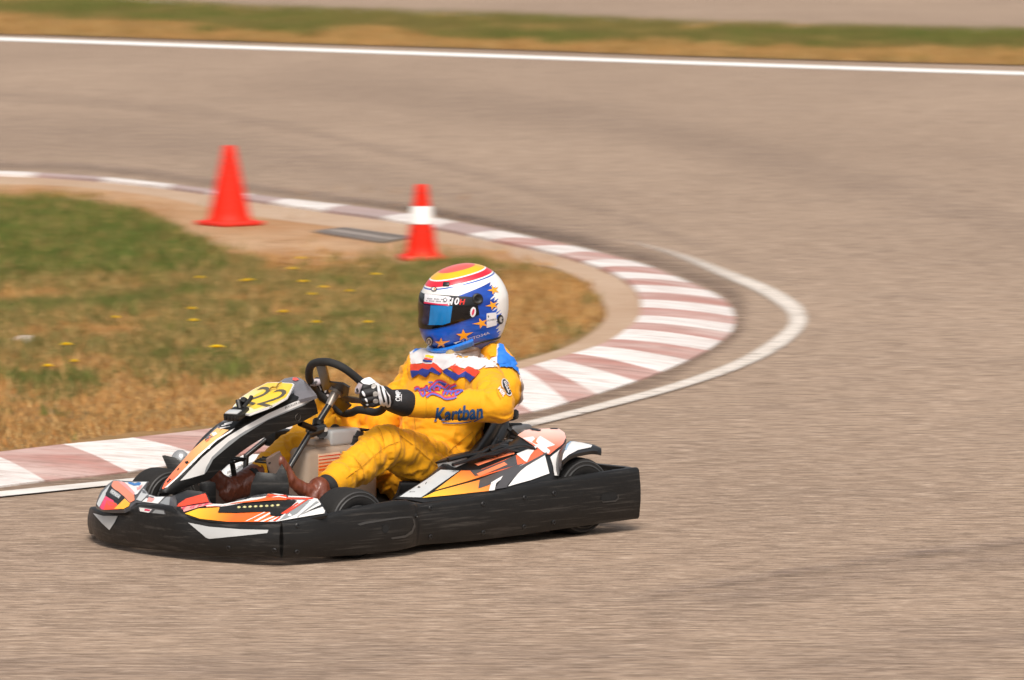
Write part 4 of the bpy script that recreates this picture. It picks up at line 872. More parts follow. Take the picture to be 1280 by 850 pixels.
dp(sp_, [zz(*p) for p in [(470, 290), (575, 275), (600, 310), (640, 270), (780, 355), (700, 380), (735, 410), (720, 438), (670, 425), (570, 340)]], WHT, B, .0036)
dp(sp_, [zz(*p) for p in [(560, 330), (600, 290), (612, 292), (600, 325), (620, 345), (600, 350), (578, 338)]], SAL, B, .0042)
dp(sp_, [zz(*p) for p in [(540, 205), (570, 200), (650, 215), (640, 226), (560, 218)]], BLKS, B, .005); dp(sp_, [zz(*p) for p in [(730, 200), (750, 192), (812, 200), (800, 210), (740, 208)]], BLKS, B, .005)
dp(sp_, [zz(*p) for p in [(735, 470), (830, 385), (812, 450), (800, 540), (800, 640), (775, 640), (760, 560)]], WHT, B, .003)
dp(sp_, [zz(*p) for p in [(340, 195), (345, 180), (480, 180), (500, 215), (440, 240)]], GRY, B, .004)
osp = sp_.build('side_pod', kart, sharp=60)
mb = MB(); mb.sweep(catmull([L(638, 546, y=.37), L(655, 552, y=.42), L(672, 563, y=.47), L(681, 571, y=.5), L(684, 584, y=.56), (L(690, 597, y=.62))], 5), [.006] * 26, BLK, 8); mb.build('pod_strap', kart)
# fender over the rear wheel
fe = MB(); 
fo_px = [(713, 551), (718, 551.5), (740, 556.3), (748, 561.5), (751.5, 565)]; 
outer = [L(u, v, y=yy) for u, v, yy in ((697, 602, .655), (700, 588, .655), (706, 576, .65), (716, 568.5, .64), (728, 565.5, .62), (741, 563.5, .60), (752, 565, .60))]
inner = [L(u, v, y=yy) for u, v, yy in ((692, 590, .58), (696, 572, .56), (702, 559, .53), (713, 551, .50), (726, 553, .50), (740, 556.5, .52), (751, 563.5, .56))]
A_ = catmull(outer, 5); B_ = catmull(inner, 5); vs = []; rr = 8
for p, q_ in zip(A_, B_):
    for k_ in range(rr + 1):
        t = k_ / rr; vs.append(p.lerp(q_, t) + Vector((0, 0, .012 * math.sin(math.pi * t))))
    for k_ in range(rr, -1, -1):
        t = k_ / rr; vs.append(p.lerp(q_, t) + Vector((0, -.002, -.012 + .010 * math.sin(math.pi * t))))
k = 2 * rr + 2; n = len(A_)
fs = [(i * k + j, (i + 1) * k + j, (i + 1) * k + (j + 1) % k, i * k + (j + 1) % k) for i in range(n - 1) for j in range(k)] + [tuple(range(k))[::-1], tuple((n - 1) * k + j for j in range(k))]
fe.add(vs, fs, BLKS); B = fe.bvh()
dp(fe, [(703, 576), (704.5, 566), (708, 556.5), (712.5, 551.8), (722, 552.8), (740, 556.8), (738.5, 559.5), (722, 563), (711, 569)], WHT, B, .002, sp=4)
dp(fe, [(698, 592), (699, 572), (706, 558), (711, 552.5), (709, 558), (703.5, 570), (701.5, 590)], DGR, B, .0025, sp=4)
dp(fe, [(706.5, 563), (709, 556), (712.8, 552.2), (714, 553), (710.5, 557.5), (708, 564)], mat('sticker_sky_blue', (.25, .42, .60), .35), B, .0032, sp=3)
fe.build('rear_fender', kart, sharp=60)
# far side pod
fp = MB(); panel(fp, [(258, 606), (266, 598.5), (284, 582), (303, 569), (318, 567.5), (345, 568), (420, 572), (430, 606)], WHT, None, bulge=.01, w=6, thick=.04, sp=9, plane=fit_plane([L(262, 603, y=-.42), L(303, 569, y=-.5), L(400, 572, y=-.5), L(340, 600, y=-.38)])); B = fp.bvh()
dp(fp, [(280, 599), (303, 581.5), (318, 577), (330, 576), (330, 590), (300, 599)], GRY, B, .002)
text(fp, 'FREE LINE', [(284, 594), (304, 583.5), (303, 580.5), (283, 591)], BLKS, B, .004, shear=.2)
fp.build('side_pod', kart, sharp=60)

# ---- seat ------------------------------------------------------------------
M_seat = mat('seat_black', (.012, .0115, .0115), .4, var=.3, scale=14, coat=.2)
se = MB(); spine = catmull([(-.10, .02, .075), (-.25, .02, .055), (-.38, .025, .065), (-.475, .03, .13), (-.54, .03, .24), (-.60, .035, .36), (-.63, .035, .43)], 4); wds = catmull([(.15, .10, 0), (.19, .12, 0), (.21, .15, 0), (.22, .16, 0), (.225, .13, 0), (.21, .09, 0), (.18, .05, 0)], 4); vs = []; kk = 15; n = len(spine)
for side in (0, 1):
    for i, (p, w_) in enumerate(zip(spine, wds)):
        t = (spine[min(i + 1, n - 1)] - spine[max(i - 1, 0)]).normalized(); up = Vector((-t.z, 0, t.x)) * -1
        if up.x < 0 and up.z < 0: up = -up
        up = Vector((t.z, 0, -t.x)); up = up if up.z > 0 or up.x > 0 else -up
        if up.z < -.01: up = -up
        for j in range(kk):
            a = (j / (kk - 1) - .5) * 2; off = -.008 if side else 0
            vs.append(p + Vector((0, 1, 0)) * (w_.x + off) * math.sin(a * math.pi / 2) + up * (w_.y * (1 - math.cos(a * math.pi / 2)) ** 1.2 * 1.0 + (.008 if side else 0)))
N_ = n * kk; fs = []
for i in range(n - 1):
    for j in range(kk - 1):
        q_ = (i * kk + j, i * kk + j + 1, (i + 1) * kk + j + 1, (i + 1) * kk + j); fs.append(q_); fs.append(tuple(N_ + x for x in q_)[::-1])
for i in range(n - 1):
    for j in (0, kk - 1): fs.append((i * kk + j, (i + 1) * kk + j, N_ + (i + 1) * kk + j, N_ + i * kk + j))
for j in range(kk - 1):
    for i in (0, n - 1): fs.append((i * kk + j, i * kk + j + 1, N_ + i * kk + j + 1, N_ + i * kk + j))
se.add(vs, fs, M_seat); ose = se.build('seat', kart, sharp=60)
mb = MB(); panel(mb, [(575, 575), (590, 560), (603, 545), (618, 530), (632, 520), (640, 512.5), (645, 511.5), (648.5, 514), (648.5, 519), (643, 521.5), (636, 522.5), (637, 535), (630, 548), (622, 562), (600, 572)], M_seat, None, bulge=.012, w=7, thick=.02, sp=6, plane=fit_plane([L(575, 575, y=.20), L(645, 514, y=.21), L(632, 545, y=.24), L(600, 560, y=.215)])); B = mb.bvh(); omb = mb.build('seat_wing', ose, sharp=60); bolts(omb, [(619, 548), (616.5, 541)], B, .012, STEEL)
# seat stays, hoses, box
mb = MB()
for pts, r_ in (([(635, 535, .28), (641, 543, .3), (632, 553, .33), (616, 562, .42), (600, 567, .45)], .008), ([(630, 552, .33), (646, 551, .36), (660, 554, .40)], .009), ([(560, 575, .50), (580, 570, .50), (600, 566, .49), (612, 560, .47), (634, 554, .46)], .008), ([(566, 581, .52), (590, 574, .51), (618, 565, .50), (650, 557, .49), (668, 561, .50)], .006), ([(612, 564, .48), (624, 559, .48), (634, 560, .48), (620, 567, .49)], .011), ([(641, 541, .3), (650, 549, .36), (656, 553, .4)], .013), ([(586, 574, .5), (600, 569, .5), (616, 568, .5), (634, 562, .49), (648, 563, .49)], .008)):
    mb.sweep(catmull([L(u, v, y=yy) for u, v, yy in pts], 5), r_, BLKS, 8)
mb.build('hoses', kart)
mb = MB(); PB = L(568, 577, y=.455); mb.box((-.045, -.05, -.016), (.035, .035, .014), LGR, .004, Matrix.Translation(PB) @ Matrix.Rotation(R(12), 4, 'X') @ Matrix.Rotation(R(14), 4, 'Y')); mb.box((-.048, -.053, .010), (.038, .038, .018), BLK, .004, Matrix.Translation(PB) @ Matrix.Rotation(R(12), 4, 'X') @ Matrix.Rotation(R(14), 4, 'Y')); mb.build('switch_box', kart)
mb = MB(); q0 = L(646, 538.5, y=.18); mb.box(tuple(q0 - Vector((.05, .03, .025))), tuple(q0 + Vector((.05, .03, .022))), mat('exhaust_metal', (.30, .28, .27), .35, .8, var=.3), .01); mb.sweep([q0 + Vector((-.01, .01, .02)), q0 + Vector((.05, .01, .024))], .008, BLK); mb.sweep([q0 + Vector((0, 0, -.02)), q0 + Vector((.05, 0, -.30))], .012, TUBE); mb.build('exhaust_box', kart)
mb = MB(); mb.sweep([L(600, 575, y=.2), Vector((-.5, .28, .1))], .01, TUBE); mb.sweep([L(625, 552, y=.25), Vector((-.6, .30, .07))], .01, TUBE); mb.build('seat_stay', kart)
# far side front lamp
lp = MB(); c_ = L(222, 577, y=-.46)
lp.ellipsoid(c_ + Vector((-.012, 0, .004)), (.030, .034, .036), mat('lamp_glass', (.45, .45, .45), .12, .55, var=.3, scale=60), seg=20)
olp = lp.build('side_lamp', kart)
mb = MB(); panel(mb, [(202.5, 569.5), (206, 569), (219, 572), (228, 581), (230, 592), (214, 594), (209, 585)], BLK, None, bulge=.002, w=3, thick=.008, sp=5, plane=(L(215, 580, y=-.44), Vector((.8, .6, .2)).normalized())); mb.sweep([L(220, 588, y=-.46), L(222, 612, y=-.44)], .012, BLK); mb.build('lamp_bracket', olp)
# ------------------------------------------------------------------ driver
SUIT = mat('suit_yellow', (.80, .35, .004), .72, var=.09, scale=9, bump=.45, bscale=30, stretch=(1, .6, 1.5), sheen=.1, spec=.3)
def dirty(m, lo=.62, amt=.35):
    N = m.node_tree.nodes; K = m.node_tree.links; b = N['Principled BSDF']; src = b.inputs['Base Color'].links[0].from_socket
    tc = [n for n in N if n.type == 'TEX_COORD'][0]; n2 = N.new('ShaderNodeTexNoise'); n2.inputs['Scale'].default_value = 11; n2.inputs['Detail'].default_value = 7; K.new(tc.outputs['Object'], n2.inputs['Vector'])
    r = N.new('ShaderNodeMapRange'); r.inputs[1].default_value = lo; r.inputs[2].default_value = .75; r.inputs[4].default_value = amt; K.new(n2.outputs['Fac'], r.inputs[0])
    mx = N.new('ShaderNodeMix'); mx.data_type = 'RGBA'; K.new(r.outputs[0], mx.inputs[0]); K.new(src, mx.inputs[6]); mx.inputs[7].default_value = (.30, .17, .03, 1); K.new(mx.outputs[2], b.inputs['Base Color'])
dirty(SUIT)
SW = mat('suit_white', (.66, .62, .62), .75, var=.08, bump=.3, bscale=300); SR = mat('suit_red', (.66, .05, .015), .7, var=.12, bump=.3, bscale=300); SB = mat('suit_navy', (.012, .03, .22), .7, var=.15, bump=.3, bscale=300); SBL = mat('suit_blue', (.015, .17, .62), .7, var=.12, bump=.3, bscale=300)
SEAM = mat('suit_seam', (.52, .23, .004), .8); SDK = mat('suit_print_blue', (.012, .07, .20), .6); SMAG = mat('suit_print_crimson', (.55, .03, .06), .6); SPB = mat('suit_print_violet', (.10, .10, .42), .6)
BALA = mat('balaclava_cloth', (.24, .205, .19), .85, var=.15, bump=.4, bscale=200)
GW = mat('glove_white', (.70, .69, .70), .6, var=.06); GB = mat('glove_black', (.014, .013, .014), .6, var=.25, bump=.4, bscale=120); GG = mat('glove_grey_pad', (.50, .48, .45), .55)
BOOT = mat('boot_leather', (.15, .036, .015), .42, var=.35, scale=22, bump=.5, bscale=45, coat=.2); SOLE = mat('boot_sole', (.13, .085, .065), .7, var=.3); SOCK = mat('sock_black', (.012, .012, .013), .8)
root_m = KM @ Matrix.Translation((-.38, .03, .07))
person = empty('person', root_m, 'driver in yellow suit and blue, white and red helmet, seated holding the kart steering wheel', 'person')

sh_n = Vector((-.455, .215, .505)); sh_f = Vector((-.50, -.135, .50)); el_n = L(622, 507, y=.435); wr_n = L(506, 506, y=.245)
el_f = Vector((-.345, -.20, .325)); wr_f = L(407, 505, y=-.17)
hip_n = L(566, 594, y=.13); kn_n = L(481, 557, y=.16); an_n = L(412, 606, y=.215)
hip_f = Vector((-.38, -.09, .15)); kn_f = L(400, 532, y=-.19); an_f = L(322, 592, y=-.10)
S = MB()
def cap(a, b, ra, rb, **k): S.capsule(a, b, ra, rb, SUIT, 24, 6, **k)
# torso
cap((-.40, .09, .15), (-.41, -.07, .15), .105, .105); cap((-.40, .06, .16), (-.43, .055, .33), .125, .12); cap((-.40, -.03, .16), (-.44, -.02, .33), .12, .115)
cap((-.43, .06, .31), (-.47, .065, .43), .125, .12); cap((-.44, -.02, .31), (-.475, -.03, .43), .12, .115); cap((-.475, .11, .46), (-.485, -.05, .46), .105, .105)
cap(sh_n, sh_f, .072, .070); cap((-.49, .03, .50), (-.515, .02, .60), .085, .06); cap(L(622, 458, y=.13), L(628, 488, y=.20), .062, .068); cap(L(612, 440, y=.09), L(626, 455, y=.13), .045, .05); cap(sh_n + Vector((.02, -.03, .0)), sh_f + Vector((.02, .03, .02)), .085, .075); cap((-.42, .10, .44), (-.44, -.06, .44), .08, .075)
cap(sh_n, sh_n.lerp(el_n, .5), .082, .072); cap(sh_n.lerp(el_n, .5), el_n, .072, .064); cap(el_n, el_n.lerp(wr_n, .45), .063, .052); cap(el_n.lerp(wr_n, .45), wr_n, .052, .040)
cap(sh_f, el_f, .075, .062); cap(el_f, wr_f, .062, .040)
cap(hip_n, hip_n.lerp(kn_n, .5), .105, .088); cap(hip_n.lerp(kn_n, .5), kn_n, .088, .075); cap(kn_n, kn_n.lerp(an_n, .5), .074, .066); 
sh_e = kn_n.lerp(an_n, .80); cap(kn_n.lerp(an_n, .5), sh_e, .066, .060); cap(sh_e, kn_n.lerp(an_n, .93), .045, .038)
cap(hip_f, kn_f, .09, .066); cap(kn_f, kn_f.lerp(an_f, .8), .064, .052); cap(kn_f.lerp(an_f, .8), an_f, .046, .040)
V, Nn, Fc = evaluated(S, .0065, 7)
segs = [(sh_n, el_n, .072), (el_n, wr_n, .055), (sh_f, el_f, .07), (el_f, wr_f, .055), (hip_n, kn_n, .09), (kn_n, an_n, .066), (hip_f, kn_f, .09), (kn_f, an_f, .06), (Vector((-.40, .03, .15)), Vector((-.48, .03, .52)), .13)]
def ridge(x): return 1 - abs(x) * 2
V2 = []
for p, n_ in zip(V, Nn):
    best = None
    for i, (a, b, r_) in enumerate(segs):
        ab = b - a; t = (p - a).dot(ab) / ab.length_squared; tc = max(0, min(1, t)); d = (p - a - ab * tc).length - r_
        if best is None or d < best[0]: best = (d, i, t, ab.normalized(), a)
    _, i, t, ax, a = best; al = (p - a).dot(ax); pr = (p - a) - ax * al
    q = ax * al * 19 + pr * 7.5 + Vector((i * 7.3, 0, 0)); tw = noise.noise(p * 7) * 2.2
    h1 = ridge(noise.noise(q + Vector((tw, tw * .6, 0)))); h2 = ridge(noise.noise(q * 2.1 + Vector((5, tw, 1))))
    amp = .0085 if i != 8 else .007
    if i in (1, 3): amp = .0065 + .004 * max(0, 1 - t * 2)
    if i in (5, 7): amp = .009
    if i in (1, 3) and t > .93: amp = .001
    if i in (5, 7) and t > .82: amp = .001
    if i in (4, 6): amp = .0075 + .005 * max(0, .35 - t) + .004 * max(0, t - .7)
    h3_ = ridge(noise.noise(q * .55 + Vector((2, 9, tw)))); h = (h1 - .55) * amp * 1.15 + (h2 - .5) * amp * .5 + (h3_ - .55) * amp * 1.1
    cr = 0
    for f_, o_, k_ in ((.55, 3.1, 1.0), (1.0, 8.7, .7), (1.7, 5.2, .45)):
        c_ = noise.noise(q * f_ + Vector((o_, tw * .7, o_))); cr += k_ * max(0, 1 - abs(c_) * 6.5) * (.5 + .5 * noise.noise(p * 9 + Vector((o_, 0, 0)))) 
    h -= cr * amp * 1.35
    uu, vv_ = kproj(p); fl = 1.0
    for cx, cy, rx, ry in ((575, 517, 44, 20), (629, 487, 16, 18), (548, 485, 36, 20), (570, 457, 62, 24)):
        e_ = ((uu - cx) / rx) ** 2 + ((vv_ - cy) / ry) ** 2
        fl = min(fl, (.22 if cy != 457 else .5) + .6 * min(1, max(0, (e_ - .6) / 1.2)))
    h *= fl
    V2.append(p + n_ * h)
S2 = MB(); S2.add(V2, Fc, SUIT); B = S2.bvh()
def s2(x, y): return (380 + x / 3.8633, 420 + y / 3.8636)
def s4(x, y): return (500 + x / 6.07, 420 + y / 6.07)
# chest: white yoke, red and navy bands
dd = lambda P, m, off=.002, **k: decal(S2, [s4(*p) for p in P], m, B, off * 1.15 + .0022, sp=1.8, **k)
dd([(78, 120), (120, 100), (170, 90), (420, 90), (600, 110), (700, 200), (600, 262), (500, 250), (400, 235), (330, 262), (240, 215), (165, 212), (84, 218)], SW)
dd([(200, 150), (262, 160), (258, 178), (198, 168)], YEL, .003); dd([(196, 172), (256, 184), (254, 192), (192, 180)], SR, .0032); dd([(186, 182), (252, 194), (250, 206), (182, 196)], SB, .0034)
dd([(80, 222), (120, 212), (168, 222), (180, 208), (240, 222), (258, 208), (330, 258), (322, 285), (250, 242), (225, 262), (172, 248), (150, 268), (88, 268)], SR, .003)
dd([(88, 266), (150, 268), (178, 248), (225, 262), (252, 240), (322, 285), (305, 300), (240, 275), (205, 312), (150, 290), (100, 320)], SB, .0032)
dd([(378, 246), (420, 215), (480, 262), (520, 232), (610, 278), (575, 322), (500, 270), (455, 305)], SR, .003)
dd([(335, 268), (365, 252), (450, 300), (500, 270), (575, 318), (540, 355), (500, 312), (452, 318), (430, 340), (340, 285)], SB, .0032)
 
# script print across the chest
M3 = lambda x, y: (510 + x / 16, 460 + y / 16)
def stroke(P, w_, m, off):
    c = catmull([Vector(p) for p in P], 4); A1 = []; A2 = []
    for i, p in enumerate(c):
        t = (c[min(i + 1, len(c) - 1)] - c[max(i - 1, 0)]).normalized(); nn = Vector((-t.y, t.x)) * w_ / 2; A1.append(tuple(p + nn)); A2.append(tuple(p - nn))
    for i in range(len(c) - 1): decal_raw(S2, [A1[i], A1[i + 1], A2[i + 1], A2[i]], [(0, 1, 2, 3)], m, B, off + .002)
for P in ([(150, 430), (200, 395), (240, 420), (250, 520), (300, 560), (340, 480), (330, 400)], [(260, 470), (300, 420), (330, 520)], [(350, 420), (400, 370), (400, 470), (440, 480), (470, 390), (520, 350)], [(430, 450), (560, 300), (620, 250), (700, 260), (790, 300)], [(520, 400), (580, 350), (640, 380), (620, 440), (540, 430), (520, 390)], [(640, 360), (720, 390), (760, 400)], [(700, 540), (760, 420), (850, 320)], [(760, 540), (830, 420), (900, 350), (980, 320)], [(840, 540), (900, 430), (960, 440), (930, 540), (1040, 480), (1080, 450)], [(720, 460), (860, 480), (1000, 450), (1100, 460)], [(360, 580), (470, 520), (620, 560), (740, 610), (880, 600), (960, 570)]):
    stroke([M3(*p) for p in P], 3.2, SMAG, .0035); stroke([M3(x + 12, y + 22) for x, y in P], 1.7, SPB, .0042)
stroke([M3(*p) for p in [(430, 310), (520, 300)]], 2.6, SPB, .0045); stroke([M3(*p) for p in [(630, 290), (700, 310), (780, 350)]], 3, SB, .0045); stroke([M3(*p) for p in [(500, 450), (580, 480), (700, 440)]], 2.6, SPB, .0045)
# blue shoulder panels
dd([(745, 70), (775, 74), (800, 130), (850, 170), (900, 260), (935, 320), (942, 345), (900, 290), (840, 248), (760, 244), (738, 215), (742, 150)], SBL, .0055)
dd([(100, 130), (120, 100), (170, 85), (195, 90), (150, 108), (105, 135)], SBL, .003)
dd([(940, 300), (945, 400), (930, 470), (900, 520), (880, 530), (905, 480), (915, 400), (905, 300)], mat('suit_side_grey', (.36, .27, .22), .8, var=.2), .003)
dd([(735, 70), (765, 68), (778, 95), (745, 140), (740, 240), (690, 245), (640, 250), (690, 175), (735, 165)], SW, .0028); dd([(680, 132), (705, 125), (730, 160), (690, 168)], SUIT, .0036)
# lettering on the sleeve and badges
text(S2, 'Kartban', [(543.5, 527.5), (603.5, 522.0), (604.5, 504.5), (545.5, 509.5)], SDK, B, .006, bold=.03)
stroke([(553.5, 528.6), (570, 529.2), (588, 526.6), (604.5, 519.6)], 1.5, SDK, .0045)
def ell(c, a, b, ang, n=20):
    ca, sa = math.cos(ang), math.sin(ang); return [(c[0] + a * math.cos(t) * ca - b * math.sin(t) * sa, c[1] + a * math.cos(t) * sa + b * math.sin(t) * ca) for t in [2 * math.pi * k / n for k in range(n)]]
decal(S2, ell((632.5, 484.8), 11.6, 4.7, R(67)), SW, B, .0045, sp=2); decal(S2, ell((632.5, 484.8), 10.4, 3.7, R(67)), GB, B, .0054, sp=2)
text(S2, 'BELL', [(628.4, 479.0), (634.4, 492.6), (638.4, 489.4), (632.2, 476.2)], SW, B, .0064, bold=.03)
decal(S2, ell((635.2, 491.5), 3.2, 2, R(67)), SEAM, B, .004, sp=1.5)
text(S2, 'MIR', [(622.4, 487.4), (628.3, 497.2), (631.6, 494.6), (625.2, 484.4)], SW, B, .006, bold=.03); stroke([(620.8, 487), (622.5, 493), (626, 499)], .8, SEAM, .003); stroke([(624, 483), (629, 487), (632.5, 493)], .8, SEAM, .003)
# seams
for P in ([(505, 497), (505, 510), (507, 535)], [(519, 499), (518, 515), (521, 541)], [(432, 598), (450, 585), (480, 560), (500, 552)], [(500, 545), (520, 560), (548, 585)], [(443, 573), (452, 584), (455, 600)], [(590, 540), (575, 552), (560, 566)], [(470, 530), (478, 545), (480, 560)]):
    stroke(P, .9, SEAM, .0012)
suit = S2.build('racing_suit', person, sharp=0)
# belt-like knit cuffs
def ring(name, a, b, t0, t1, r0, r1, m, parent, ribs=0):
    mb = MB(); pts = [a.lerp(b, t0 + (t1 - t0) * k / 8) for k in range(9)]; rr = [r0 + (r1 - r0) * k / 8 for k in range(9)]
    mb.sweep(pts, rr, m, 32); return mb.build(name, parent, sharp=0)
ring('trouser_cuff', kn_n, an_n, .78, 1.02, .053, .048, SUIT, suit); ring('sleeve_cuff', el_n, wr_n, .78, .96, .046, .042, SUIT, suit)
ring('sock', kn_n, an_n, 1.0, 1.09, .043, .039, SOCK, person); ring('sock', kn_f, an_f, .98, 1.10, .036, .034, SOCK, person)

# collar and balaclava
mb = MB(); nb = Vector((-.525, .03, .555)); nt = L(581, 400, y=.03)
mb.capsule(nb, nb.lerp(nt, .55), .072, .070, BALA, 28, 5); 
for k_ in range(4):
    c_ = nb.lerp(nt, .08 + k_ * .07); e_ = [c_ + Vector((.066 * math.cos(t) + .01, .064 * math.sin(t), .012 * math.sin(t + k_ * 2))) for t in [2 * math.pi * j / 28 for j in range(28)]]; mb.sweep(e_, .012, BALA, 8, closed=True)
mb.build('balaclava', person, sharp=0)
mb = MB(); cfp = fit_plane([L(600, 455, y=.10), L(618, 455, y=.14), L(625, 428, y=.10), L(612, 432, y=.07)])
panel(mb, [s4(*p) for p in [(585, 130), (620, 85), (660, 45), (640, 30), (690, 12), (715, 8), (750, 35), (745, 70), (700, 95), (680, 140), (690, 200), (660, 245), (620, 250), (585, 240)]], SUIT, None, bulge=.008, w=5, thick=.012, sp=4, plane=cfp)
decal(mb, [s4(*p) for p in [(640, 38), (690, 20), (715, 20), (735, 40), (710, 66), (670, 62)]], mat('collar_lining', (.16, .075, .01), .85), mb.bvh(), .0015, sp=3)
mb.build('collar_flap', suit, sharp=50)
mb = MB(); mb.box(tuple(L(563, 447, y=.06) - Vector((.012, .014, .04))), tuple(L(563, 447, y=.06) + Vector((.012, .014, .03))), mat('chin_strap', (.42, .32, .16), .7), .006); mb.build('chin_strap', person)

# ---- gloves --------------------------------------------------------------
def glove(wrist, knuckles, pips, tips, thumb, palm, side, name='glove'):
    g_ = MB()
    g_.capsule(wrist, palm, .030, .034, GB, 18, 5)
    kc = sum(knuckles, Vector()) / 4
    for k_ in range(4):
        g_.capsule(palm.lerp(wrist, .2), knuckles[k_], .024, .0150, GB, 14, 5)
        r_ = (.0120, .0125, .012, .0105)[k_]
        g_.capsule(knuckles[k_], pips[k_], r_ * 1.12, r_, GB, 14, 5); g_.capsule(pips[k_], tips[k_], r_, r_ * .88, GB, 14, 5)
        t2 = tips[k_] + (tips[k_] - pips[k_]).normalized() * .006 + Vector((-.006 if False else 0.008, 0, 0)) + (kc - tips[k_]) * .22
        g_.capsule(tips[k_], t2, r_ * .88, r_ * .8, GB, 12, 4)
    g_.capsule(palm.lerp(wrist, .35), thumb[0], .020, .0155, GB, 14, 5); g_.capsule(thumb[0], thumb[1], .0150, .0130, GB, 14, 5); g_.capsule(thumb[1], thumb[2], .0128, .0105, GB, 14, 5)
    Vv, _, Ff = evaluated(g_, .0022, 3); o_ = MB(); o_.add(Vv, Ff, GB); return o_
q3 = lambda x, y: (370 + x / 7.08, 440 + y / 7.08)
def Q(x, y, yy): return L(*q3(x, y), y=yy)
kn = [Q(672, 292, 0.250), Q(690, 350, 0.260), Q(690, 405, 0.257), Q(680, 455, 0.248)]
pp_ = [Q(602, 318, 0.240), Q(598, 372, 0.245), Q(606, 425, 0.243), Q(618, 465, 0.235)]
tt_ = [Q(588, 345, 0.200), Q(585, 398, 0.200), Q(596, 445, 0.198), Q(612, 478, 0.195)]
gm = glove(Q(860, 430, .25), kn, pp_, tt_, [Q(640, 262, .235), Q(585, 285, .225), Q(545, 345, .215)], Q(770, 385, .256), 1); B = gm.bvh()
gd = lambda P, m, off=.0012, **k: decal(gm, [q3(*p) for p in P], m, B, off, sp=1.3, **k)
gd([(572, 262), (600, 236), (650, 224), (700, 226), (745, 262), (775, 310), (800, 350), (830, 385), (840, 440), (835, 480), (815, 495), (790, 470), (770, 500), (745, 470), (735, 430), (722, 360), (715, 300), (690, 275), (650, 290), (600, 285)], GW)
gd([(735, 295), (752, 310), (775, 380), (790, 440), (775, 448), (762, 400), (745, 350)], GB, .002); gd([(780, 330), (795, 345), (822, 400), (825, 450), (812, 470), (800, 400)], GB, .002)
gd([(524, 320), (552, 268), (590, 290), (562, 370), (540, 380), (522, 360)], mat('glove_lilac_pad', (.42, .36, .38), .5), .0012); gd([(532, 330), (548, 318), (556, 345), (540, 360)], GB, .002)
for P in (ell((685, 305), 20, 24, .3, 14), ell((700, 371), 22, 22, .2, 14), ell((703, 433), 24, 20, .1, 14)):
    gd(P, GG, .003)
for P in (ell((598, 370), 9, 22, -.5, 12), ell((620, 425), 8, 18, -.6, 12), ell((628, 463), 12, 8, .2, 12)): gd(P, GW, .003)
og = gm.build('glove', person, sharp=0)
# wrist strap (cuff)
cu = MB(); a_ = Q(815, 425, .254); b_ = Q(985, 455, .252); cu.sweep([a_, a_.lerp(b_, .15), a_.lerp(b_, .5), a_.lerp(b_, .85), b_], [.030, .038, .043, .047, .044], GB, 28); B = cu.bvh()
text(cu, 'OMP', [q3(922, 436), q3(924, 346), q3(880, 344), q3(878, 434)], GW, B, .002, bold=.02); decal(cu, [q3(*p) for p in [(928, 375), (934, 375), (932, 435), (926, 435)]], GW, B, .002, sp=1.5)
cu.build('wrist_strap', og, sharp=50)
# far hand
kn = [Q(250, 330, -.165), Q(262, 375, -.168), Q(268, 405, -.165), Q(262, 435, -.16)]; pp_ = [Q(205, 300, -.175), Q(212, 345, -.18), Q(222, 385, -.178), Q(236, 420, -.17)]; tt_ = [Q(185, 290, -.155), Q(190, 335, -.158), Q(205, 380, -.155), Q(225, 415, -.15)]
gm2 = glove(Q(265, 470, -.17), kn, pp_, tt_, [Q(240, 290, -.15), Q(205, 255, -.135), Q(180, 250, -.12)], Q(262, 400, -.175), -1); B = gm2.bvh()
for P in (ell((212, 315), 8, 26, -.3, 12), ell((235, 405), 8, 26, -.7, 12), ell((258, 340), 9, 20, 0, 12), ell((275, 385), 12, 14, 0, 12), ell((285, 290), 8, 14, 0, 12)): decal(gm2, [q3(*p) for p in P], GW, B, .002, sp=1.5)
og2 = gm2.build('glove', person, sharp=0)
cu = MB(); PW = fit_plane([L(u, v, y=yy) for u, v, yy in ((383, 473, -.13), (402, 475, -.15), (392, 484, -.14))]); panel(cu, [q3(*p) for p in [(95, 240), (110, 234), (220, 238), (236, 250), (234, 272), (205, 296), (160, 306), (128, 296)]], mat('glove_lilac_pad', (.42, .36, .38), .5), None, bulge=.006, w=3, thick=.012, sp=3, plane=(L(392, 478, y=-.10), (KC - L(392, 478, y=-.10)).normalized())); text(cu, 'OMP', [q3(132, 286), q3(188, 288), q3(190, 256), q3(134, 256)], GB, None, .0018, bold=.03); cu.build('thumb_pad', og2, sharp=50)

# ---- boots ----------------------------------------------------------------
def boot(parts, sole, lace_px, m=BOOT):
    b_ = MB()
    for a, c, ra, rc in parts: b_.capsule(a, c, ra, rc, m, 20, 5)
    Vv, Nn_, Ff = evaluated(b_, .005, 4)
    Vv = [p + n_ * (.0035 * (ridge(noise.noise(Vector((p.x * 70, p.y * 20, p.z * 25)))) - .5)) for p, n_ in zip(Vv, Nn_)]
    o_ = MB(); o_.add(Vv, Ff, m); ob = o_.build('boot', person, sharp=0)
    s_ = MB(); pts = catmull(sole, 5); s_.sweep(pts, [.033 + .006 * math.sin(i / len(pts) * 3.1) for i in range(len(pts))], SOLE, 20, flat=.28); s_.build('sole', ob, sharp=40)
    return o_, ob
toe = L(350, 575, y=.19); ball = L(358, 600, y=.195); heel = L(388, 628, y=.215)
boot([(L(399, 610, y=.215), L(398, 618, y=.215), .038, .042), (L(398, 618, y=.215), L(388, 622, y=.21), .044, .040), (L(388, 618, y=.21), L(366, 605, y=.2), .034, .024), (L(366, 605, y=.2), L(350, 576, y=.19), .024, .019)], [L(341, 569, y=.19), L(344, 578, y=.19), L(354, 600, y=.195), L(366, 622, y=.205), L(385, 640, y=.215)], None)
